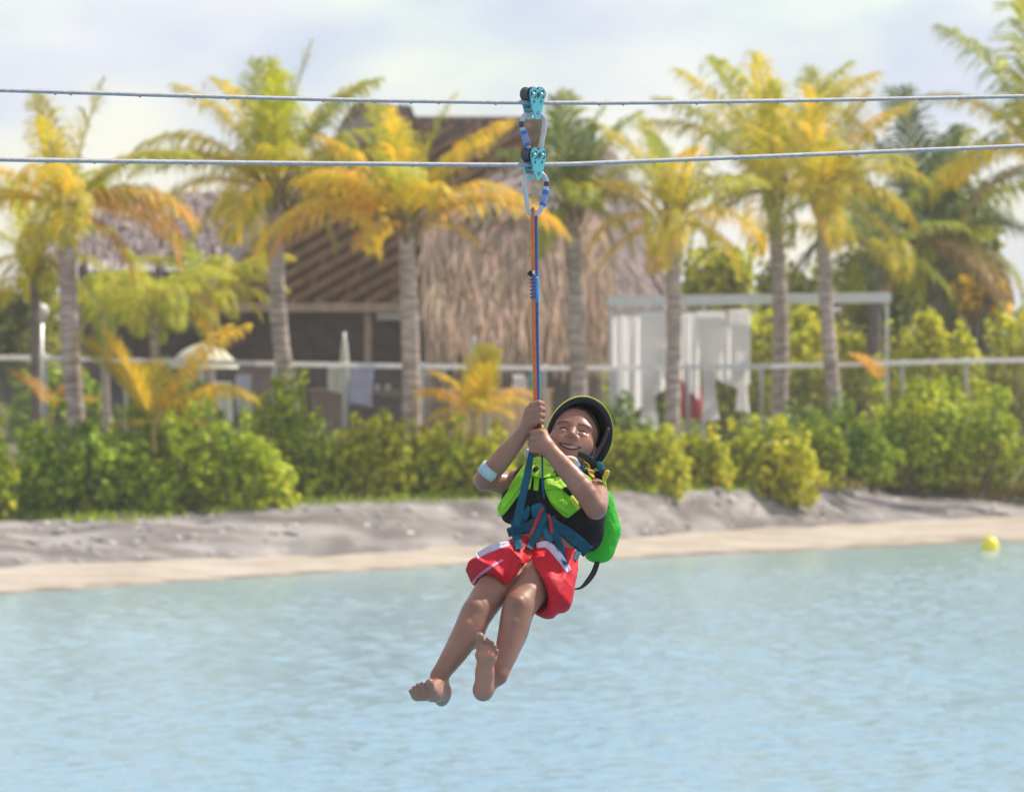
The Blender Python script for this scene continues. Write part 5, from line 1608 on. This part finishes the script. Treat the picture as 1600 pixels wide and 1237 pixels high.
# --- life vest panels
pad('side_panel', [(822, 728), (829, 735), (825, 752), (808, 778), (785, 806), (777, 797), (780, 786), (800, 757)], 'lime', vest, 7)
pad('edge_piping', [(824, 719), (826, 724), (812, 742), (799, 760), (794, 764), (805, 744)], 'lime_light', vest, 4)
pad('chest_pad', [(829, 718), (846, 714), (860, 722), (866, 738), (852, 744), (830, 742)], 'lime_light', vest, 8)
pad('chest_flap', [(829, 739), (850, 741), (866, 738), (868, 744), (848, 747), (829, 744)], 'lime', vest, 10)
pad('buckle', [(833, 731), (838, 728), (842, 731), (839, 736), (833, 737)], 'neo', vest, 11)
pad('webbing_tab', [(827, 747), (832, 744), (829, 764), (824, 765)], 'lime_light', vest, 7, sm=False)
pad('webbing_tab', [(834, 744), (843.5, 744), (841, 767), (833, 766)], 'lime', vest, 7, sm=False)
pad('front_panel', [(850, 749), (862, 746), (875, 745), (885, 757), (888, 766), (899, 778), (907, 792), (897, 802), (885, 809), (872, 799), (861, 787), (852, 768)], 'lime', vest, 9)
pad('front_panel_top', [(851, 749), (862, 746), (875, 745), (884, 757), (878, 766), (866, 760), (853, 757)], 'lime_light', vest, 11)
pad('pocket_flap', [(871, 782), (880, 778), (889, 789), (884, 793)], 'lime', vest, 12, sm=False)
pad('yellow_tab', [(890, 778), (895, 774), (908, 793), (902, 797)], 'yellow_tab', vest, 12, sm=False)
pad('black_toggle', [(879, 764), (887, 760), (895, 770), (890, 775)], 'neo', vest, 12)
pad('shoulder_panel', [(893, 732), (908, 737), (922, 745), (929, 757), (926, 778), (912, 772), (900, 752)], 'lime', vest, 9)
pad('shoulder_stripe', [(903, 740), (911, 744), (921, 756), (926, 768), (916, 760), (906, 750)], 'white_pad', vest, 10.5)
pad('collar_pad', [(880, 714), (892, 712), (901, 716), (907, 727), (899, 732), (887, 729)], 'white_pad', vest, 11)
pad('collar_patch', [(890, 716), (895, 715), (898, 723), (894, 724)], 'yellow_pad', vest, 13)
pad('collar_patch', [(886, 719), (890, 718), (892, 725), (888, 725)], 'lime_light', vest, 13)
pad('collar_pad', [(904, 722), (911, 727), (916, 735), (908, 737), (902, 732)], 'blue_pad', vest, 13)
pad('collar_patch', [(909, 721), (918, 723), (922, 731), (913, 733)], 'yellow_pad', vest, 11)
pad('collar_patch', [(918, 733), (927, 735), (930, 746), (922, 746)], 'yellow_pad', vest, 11)
pad('collar_patch', [(932, 722), (940, 723), (944, 734), (936, 734)], 'teal_light', vest, 9)
pad('shoulder_strap', [(928, 738), (938, 736), (943, 750), (940, 768), (932, 768), (931, 752)], 'neo', vest, 11)
pad('shoulder_tab', [(945, 735), (952, 735), (951, 744), (945, 751), (943, 743)], 'yellow_pad', vest, 10)
pad('edge_piping', [(941, 745), (945, 744), (948, 764), (944, 768)], 'lime_light', vest, 8)
M['seam'] = mat('seam_green', (0.10, 0.33, 0.015), 0.8)
strap('seam', [(852, 766), (866, 763), (880, 766)], [1.3, 1.3], 'seam', vest, 10.2, n=14)
strap('seam', [(862, 786), (874, 796), (887, 804)], [1.3, 1.3], 'seam', vest, 10.2, n=14)
strap('seam', [(824, 742), (806, 771), (786, 797)], [1.3, 1.3], 'seam', vest, 7.6, n=16)
strap('seam', [(831, 726), (845, 722), (861, 728)], [1.2, 1.2], 'seam', vest, 8.8, n=14)
strap('seam', [(836, 763), (852, 806), (856, 816)], [1.4, 1.4], 'black_web', vest, 1.2, n=14)
# float at the child's back
bf = Field((890, 60, -890), (985, 175, -750), 1.5)
bf.chain([pc(936, 786, 112), pc(943, 828, 112), pc(938, 852, 108)], [24, 28, 25], 0)
bf.ell(pc(934, 866, 104), (20, 20, 12), None, 10)
field_part('back_float', bf, M['float_green'], vest, sm=2)
strap('loose_strap', [(934, 876), (928, 893), (918, 908), (907, 918), (896, 920)], [8, 9, 8, 4, 2], 'black_web', vest, 2.0, depth=[96, 88, 78, 70, 66])

# --- harness
hz_ = toW(pc(846, 815, 10))
harness = thing('climbing_harness', None, None, hz_ - wloc(rider)); harness.parent = rider
harness['label'] = 'teal webbing harness with red edges'
for k_ in ('category', 'group'):
    if k_ in harness: del harness[k_]
strap('waist_belt', [(793, 832), (815, 826), (846, 820), (876, 826), (900, 844), (919, 862)], [14, 16, 18, 18, 20, 22], 'teal', harness, 2.5)
pad('belt_loop', [(817, 823), (815, 806), (824, 790), (828, 794), (826, 808)], 'teal_light', harness, 9)
pad('belt_loop', [(829, 792), (842, 785), (852, 792), (851, 810), (840, 816), (831, 806)], 'teal_light', harness, 7)
strap('riser_strap', [(831, 704), (826, 730), (819, 765), (811, 800), (806, 822)], [8, 11, 12, 13, 14], 'teal', harness, 3, base=5, depth=[4, 6, 2, -2, -6])
strap('leg_strap', [(806, 812), (807, 836), (811, 857)], [16, 14, 13], 'teal', harness, 3, base=5)
strap('leg_strap', [(852, 800), (842, 826), (827, 856)], [14, 13, 10], 'teal', harness, 3, base=6)
strap('strap_edge', [(848, 793), (838, 815), (829, 836)], [4, 5, 4.5], 'red_web', harness, 3, base=8)
strap('leg_strap', [(846, 822), (856, 836), (862, 846)], [11, 11, 10], 'teal_light', harness, 3, base=4)
strap('leg_strap', [(862, 806), (868, 834), (876, 856), (884, 881)], [11, 12, 11, 7], 'teal', harness, 3, base=4)
strap('strap_edge', [(857, 803), (861, 817), (862, 833)], [4.5, 5, 5], 'red_web', harness, 3, base=7)
strap('strap_edge', [(899, 846), (902, 860)], [3, 3], 'red_web', harness, 3, base=4, n=8)
strap('hip_strap', [(912, 850), (903, 864), (899, 874)], [10, 9, 8], 'teal', harness, 3, base=2)
strap('chest_cord', [(847, 706), (847.5, 735), (848, 758), (850, 778)], [3, 3, 3.4, 3], 'teal', harness, 2, depth=[-6, -10, -12, -8])
pad('ring', [(819, 706), (824, 701), (827, 706), (824, 714), (820, 712)], 'steel', harness, 3)

# wrist band near the elbow
c0, c1 = pc(762, 740, 18), pc(769, 731, 15)
dv = (c1 - c0) / np.linalg.norm(c1 - c0)
e0_, e1_ = c0 - dv * 3.5, c1 + dv * 1.5
part('arm_band', MB().tube(toW(np.array([e0_, (e0_ + e1_) / 2, e1_])), [17.0 * S, 17.2 * S, 17.0 * S], 24, cap=True), M['band'], rider, True)

# shorts trims
o_ = shorts
strap('side_stripe', [(744, 869), (768, 856), (797, 848)], [8, 11, 8], 'stripe', shorts, .8, field=cl)
strap('side_stripe', [(838, 852), (855, 851), (873, 868), (889, 892)], [8, 11, 12, 9], 'stripe', shorts, .8, field=cl)
strap('hem_trim', [(738, 911), (749, 899), (766, 886), (786, 874)], [3, 4.5, 4.5, 3], 'hem', shorts, .8, field=cl)
strap('waist_tie', [(795, 848), (812, 845), (826, 842)], [3, 3, 3], 'red_web', shorts, 2.0, field=cl)
# ------------------------------------------------------------------ zip line hardware
TH = radians(40)
ct = np.array((cos(TH), sin(TH), 0.0)); cn = np.array((sin(TH), -cos(TH), 0.0))     # along the cable / towards the camera
LXY = toW(pc(838, 300, RY))[:2]
def on_line(px, py):
    """point of the vertical plane through the cable that shows at a pixel"""
    # x = LX + u cos, y = LY + u sin ; x / y = (px-800)/F
    k = (px - 800) / F
    u = (k * LXY[1] - LXY[0]) / (ct[0] - k * ct[1])
    y = LXY[1] + u * ct[1]
    return P(px, py, y)
def cable(label, pts, r):
    w = [on_line(*p) for p in pts]
    w = [w[0] + (w[0] - w[1]) * 4] + w + [w[-1] + (w[-1] - w[-2]) * 4]
    c = spline(w, 160)
    root = thing('zip_line_cable', label, 'steel cable', c[80], 'zip line cables')
    part('strand', MB().tube(c, r, 10), M['cable'], root, True)
    kn = MB(); rr_ = random.Random(int(pts[0][1]))
    for px in range(-10, 1620, 72):
        px += rr_.randint(-26, 26)
        py = np.interp(px, [p[0] for p in pts], [p[1] for p in pts])
        q = on_line(px, py + 2.6)
        kn.tube([q + (-.006, 0, .004), q, q + (.005, 0, -.004)], [.003, .0035, .002], 5)
    part('burr', kn, M['rust'], root)
    return root
cable('upper grey steel zip line cable running through the top pulley', [(20, 141.5), (300, 150), (560, 156.5), (831, 160.5), (1000, 160.5), (1280, 156.5), (1600, 150.5)], 3.3 * S)
cable('lower grey steel zip line cable running through the bottom pulley', [(20, 249.5), (300, 253.5), (560, 256), (832, 257.5), (1000, 252), (1280, 241), (1600, 228)], 3.5 * S)

def pulley(label, px, py):
    c = on_line(px, py)
    root = thing('zip_line_pulley', label, 'pulley', c, 'pulleys on the zip line')
    L3 = lambda u, n, z: c + ct * (u * S) + cn * (n * S) + np.array((0, 0, z * S))
    gap = 10.5
    # side plates: two lobes above, tapering to the carabiner eye
    prof = [(-15.5, 9), (-15, 16), (-11, 21.5), (-5.5, 22), (-1.5, 18.5), (0, 17.5), (1.5, 18.5), (5.5, 22), (11, 21.5), (15, 16), (15.5, 9), (13, -2), (9.5, -13), (6.5, -22), (3.5, -27), (0, -28.5), (-3.5, -27), (-6.5, -22), (-9.5, -13), (-13, -2)]
    hole = [(3.2 * cos(a), -18.5 + 3.8 * sin(a)) for a in np.linspace(pi / 2, pi / 2 - 2 * pi, 20, endpoint=False)]
    # outer loop starts at the top centre for matching with the hole loop
    outer = prof[5:] + prof[:5]
    for n0 in (gap, -gap):
        V = []; n = 20
        for dn in (1.4, -1.4):
            V += [L3(u, n0 + dn, z) for u, z in outer]; V += [L3(u, n0 + dn, z) for u, z in hole]
        Fc = []
        for i in range(n):
            j = (i + 1) % n
            Fc += [(i, j, n + j, n + i), (2 * n + j, 2 * n + i, 3 * n + i, 3 * n + j), (i, 2 * n + i, 2 * n + j, j), (n + i, n + j, 3 * n + j, 3 * n + i)]
        pl = part('side_plate', MB().add(V, Fc), M['anod'], root)
        if n0 > 0:
            sg_ = 1 if n0 > 0 else -1
            for s in (-1, 1):     # recessed arcs round each axle
                mb = MB()
                for k in range(3):
                    a0 = k * 2.09 + .5; aa = np.linspace(a0, a0 + 1.25, 6)
                    mb.tube([L3(s * 8 + 5.2 * cos(t), n0 + sg_ * 1.5, 11 + 6.2 * sin(t)) for t in aa], 1.1 * S, 5)
                part('cut_out', mb, M['dark_metal'], pl)
                part('axle_bolt', MB().tube([L3(s * 8, n0 + sg_ * 1.2, 11), L3(s * 8, n0 + sg_ * 2.6, 11)], 1.9 * S, 10), M['steel'], pl, True)
            part('cut_out', MB().tube([L3(0, n0 + 1.6, 13), L3(.4, n0 + 1.6, 4)], [1.3 * S, .8 * S], 6), M['dark_metal'], pl)
            for s in (-1, 1):
                part('cut_out', MB().tube([L3(s * 7.5, n0 + 1.6, 1), L3(s * 6.5, n0 + 1.6, -3)], [1.2 * S, .9 * S], 6), M['dark_metal'], pl)
    for s in (-1, 1):
        u0 = s * 8
        cc = [L3(u0, n_, 11) for n_ in (-8.6, -7, -2.5, 2.5, 7, 8.6)]
        rr_ = np.array((11.5, 11.5, 8.2, 8.2, 11.5, 11.5)) * S
        V = []
        for k in range(6):
            V += [cc[k] + ct * rr_[k] * cos(a) + np.array((0, 0, 1)) * rr_[k] * sin(a) for a in np.linspace(0, 2 * pi, 24, endpoint=False)]
        Fc = [(k * 24 + i, k * 24 + (i + 1) % 24, (k + 1) * 24 + (i + 1) % 24, (k + 1) * 24 + i) for k in range(5) for i in range(24)] + [tuple(range(24)), tuple(120 + i for i in range(24))[::-1]]
        part('wheel', MB().add(V, Fc), M['dark_metal'], root, True)
    part('spacer', MB().tube([L3(0, -9.3, -9), L3(0, 9.3, -9)], 2.4 * S, 8), M['steel'], root, True)
    return root
pulley('blue-green double wheel pulley on the upper cable', 832.5, 158.5)
pulley('blue-green double wheel pulley on the lower cable, between the two carabiners', 834, 253.0)

def carabiner(label, pts, gate, sleeve_, name='carabiner'):
    """pts: closed outline in pixels; gate: index span of the sleeve along the outline"""
    p = np.array(pts, float); q = np.concatenate((p, p[:1]))
    ex = spline(np.concatenate((p[-1:], q, p[1:2])), 240); n0 = int(240 / (len(p) + 2)); ex = ex[n0:-n0]
    c = p.mean(0)
    W = np.array([toW(pc(x, y, RY + (x - c[0]) * .45)) for x, y in ex])
    root = thing(name, label, 'carabiner', W.mean(0), 'carabiners of the zip line')
    part('frame', MB().tube(W[:-1], 3.9 * S, 12, closed=True), M['steel'], root, True)
    y0, y1, side = gate
    sel = [w for w, e in zip(W, ex) if y0 <= e[1] <= y1 and (e[0] - c[0]) * side > 0]
    sel = np.array(sel); n = len(sel)
    g = part('gate_sleeve', MB().tube(sel, 5.4 * S, 14), M['sleeve_grey'], root, True)
    k = max(2, n // 4)
    part('sleeve_ring', MB().tube(sel[:k + 1], 5.7 * S, 14), M['sleeve'], g, True)
    part('sleeve_ring', MB().tube(sel[-k - 1:], 5.7 * S, 14), M['sleeve'], g, True)
    hinge = np.array([w for w, e in zip(W, ex) if y0 - 13 <= e[1] <= y0 - 4 and (e[0] - c[0]) * side > 0])
    part('hinge', MB().tube(hinge, 4.3 * S, 10), M['dark_metal'], root, True)
    return root
carabiner('steel carabiner with its blue sleeve on the left, linking the two pulleys', [(832, 176), (842, 177), (850, 186), (851, 198), (848, 216), (845, 231), (839, 238), (831, 237), (825, 229), (820, 212), (815, 196), (817, 185), (823, 178)], (203, 228, -1), 1)
carabiner('steel carabiner with its blue sleeve on the right, holding the orange strap', [(836, 271), (845, 271), (852, 278), (854, 290), (851, 308), (847, 322), (841, 332), (831, 334), (825, 327), (822, 308), (819, 288), (821, 277), (828, 272)], (296, 322, 1), 1)

# ------------------------------------------------------------------ straps to the rider
def flat_strap(mb, pts, w, t):
    c = spline(pts, 40); V = []
    for sx, sy in ((-1, -1), (1, -1), (1, 1), (-1, 1)):
        V.append(c + np.array((sx * w / 2, sy * t / 2, 0)))
    V = np.stack(V, 1).reshape(-1, 3); Fc = []
    for i in range(39):
        for k in range(4): Fc.append((i * 4 + k, i * 4 + (k + 1) % 4, i * 4 + 4 + (k + 1) % 4, i * 4 + 4 + k))
    Fc += [(3, 2, 1, 0), (156, 157, 158, 159)]
    mb.add(V, Fc)
lan = thing('hanging_strap', 'orange webbing strap from the lower carabiner down to the hands', 'strap', toW(pc(836, 700, RY)))
mb = MB(); flat_strap(mb, [toW(pc(*q)) for q in ((832.5, 331, RY - 3), (833, 400, RY), (834, 500, RY), (836, 600, RY), (838, 668, RY), (839, 712, RY))], 6.6 * S, 2.4 * S)
part('webbing', mb, M['orange_web'], lan)
part('loop', MB().tube([toW(pc(x, y, RY + z)) for x, y, z in ((832.5, 336, -5), (832.5, 330, -6), (832.5, 326.5, 0), (833.5, 330, 6), (834, 336, 5))], 2.6 * S, 8), M['orange_web'], lan, True)
wraps = MB()
for k in range(7):
    y = 431 + k * 5.6; a = np.linspace(0, 2 * pi, 14, endpoint=False)
    wraps.tube([toW(pc(833.2 + 4.4 * cos(t), y + .8 * sin(t), RY + 3.6 * sin(t))) for t in a], 1.25 * S, 6, closed=True)
part('cord_wrap', wraps, M['blue_rope'], lan, True)
part('tag', MB().box(toW(pc(829, 427.5, RY - 4)), (8 * S, 2 * S, 8 * S), np.array(((.8, 0, .6), (0, 1, 0), (-.6, 0, .8)))), M['liner'], lan)
part('tag', MB().box(toW(pc(834, 425.5, RY - 5)), (4 * S, 2 * S, 5 * S)), M['white_pad'], lan)
part('strap_end', MB().box(toW(pc(833.5, 710, RY - 2)), (9 * S, 3 * S, 9 * S)), M['red_cloth'], lan)
rp_ = thing('hanging_rope', 'blue rope running beside the orange strap down to the hands', 'rope', toW(pc(841, 700, RY)))
c = spline([toW(pc(*q)) for q in ((837.5, 330, RY + 1), (838.5, 400, RY + 2), (839.5, 500, RY + 2), (841, 600, RY + 2), (841.5, 668, RY + 3), (842, 706, RY + 3))], 90)
part('core', MB().tube(c, 2.5 * S, 10), M['blue_rope'], rp_, True)
part('splice', MB().tube(spline([toW(pc(838.0, 432, RY + 0)), toW(pc(838.8, 452, RY)), toW(pc(839.2, 474, RY))], 12), [2.6 * S] + [3.2 * S] * 10 + [2.4 * S], 10), M['blue_bright'], rp_, True)
part('orange_bead', MB().tube([toW(pc(846, 664, RY + 2)), toW(pc(847, 668, RY)), toW(pc(847, 671.5, RY))], [2.2 * S, 3.6 * S, 2.6 * S], 10), M['yellow_pad'], rp_, True)

# ------------------------------------------------------------------ sea air: one even box of haze round camera and scene
hm = bpy.data.materials.new('sea_haze')
nt, N, L = nodes(hm)
for q in list(N):
    if q.type != 'OUTPUT_MATERIAL': N.remove(q)
pv = N.new('ShaderNodeVolumePrincipled')
pv.inputs['Color'].default_value = (0.98, 0.95, 0.92, 1)
pv.inputs['Density'].default_value = 0.0005
pv.inputs['Anisotropy'].default_value = 0.3
L.new(pv.outputs[0], [q for q in N if q.type == 'OUTPUT_MATERIAL'][0].inputs['Volume'])
hb_ = MB().box((0, 680, 2.9), (1500, 1520, 13.0))
hz_o = link('haze', make_mesh('haze', hb_.verts(), hb_.Fc, hm))
tag(hz_o, 'thin pale sea haze filling the air', 'haze', kind='stuff')
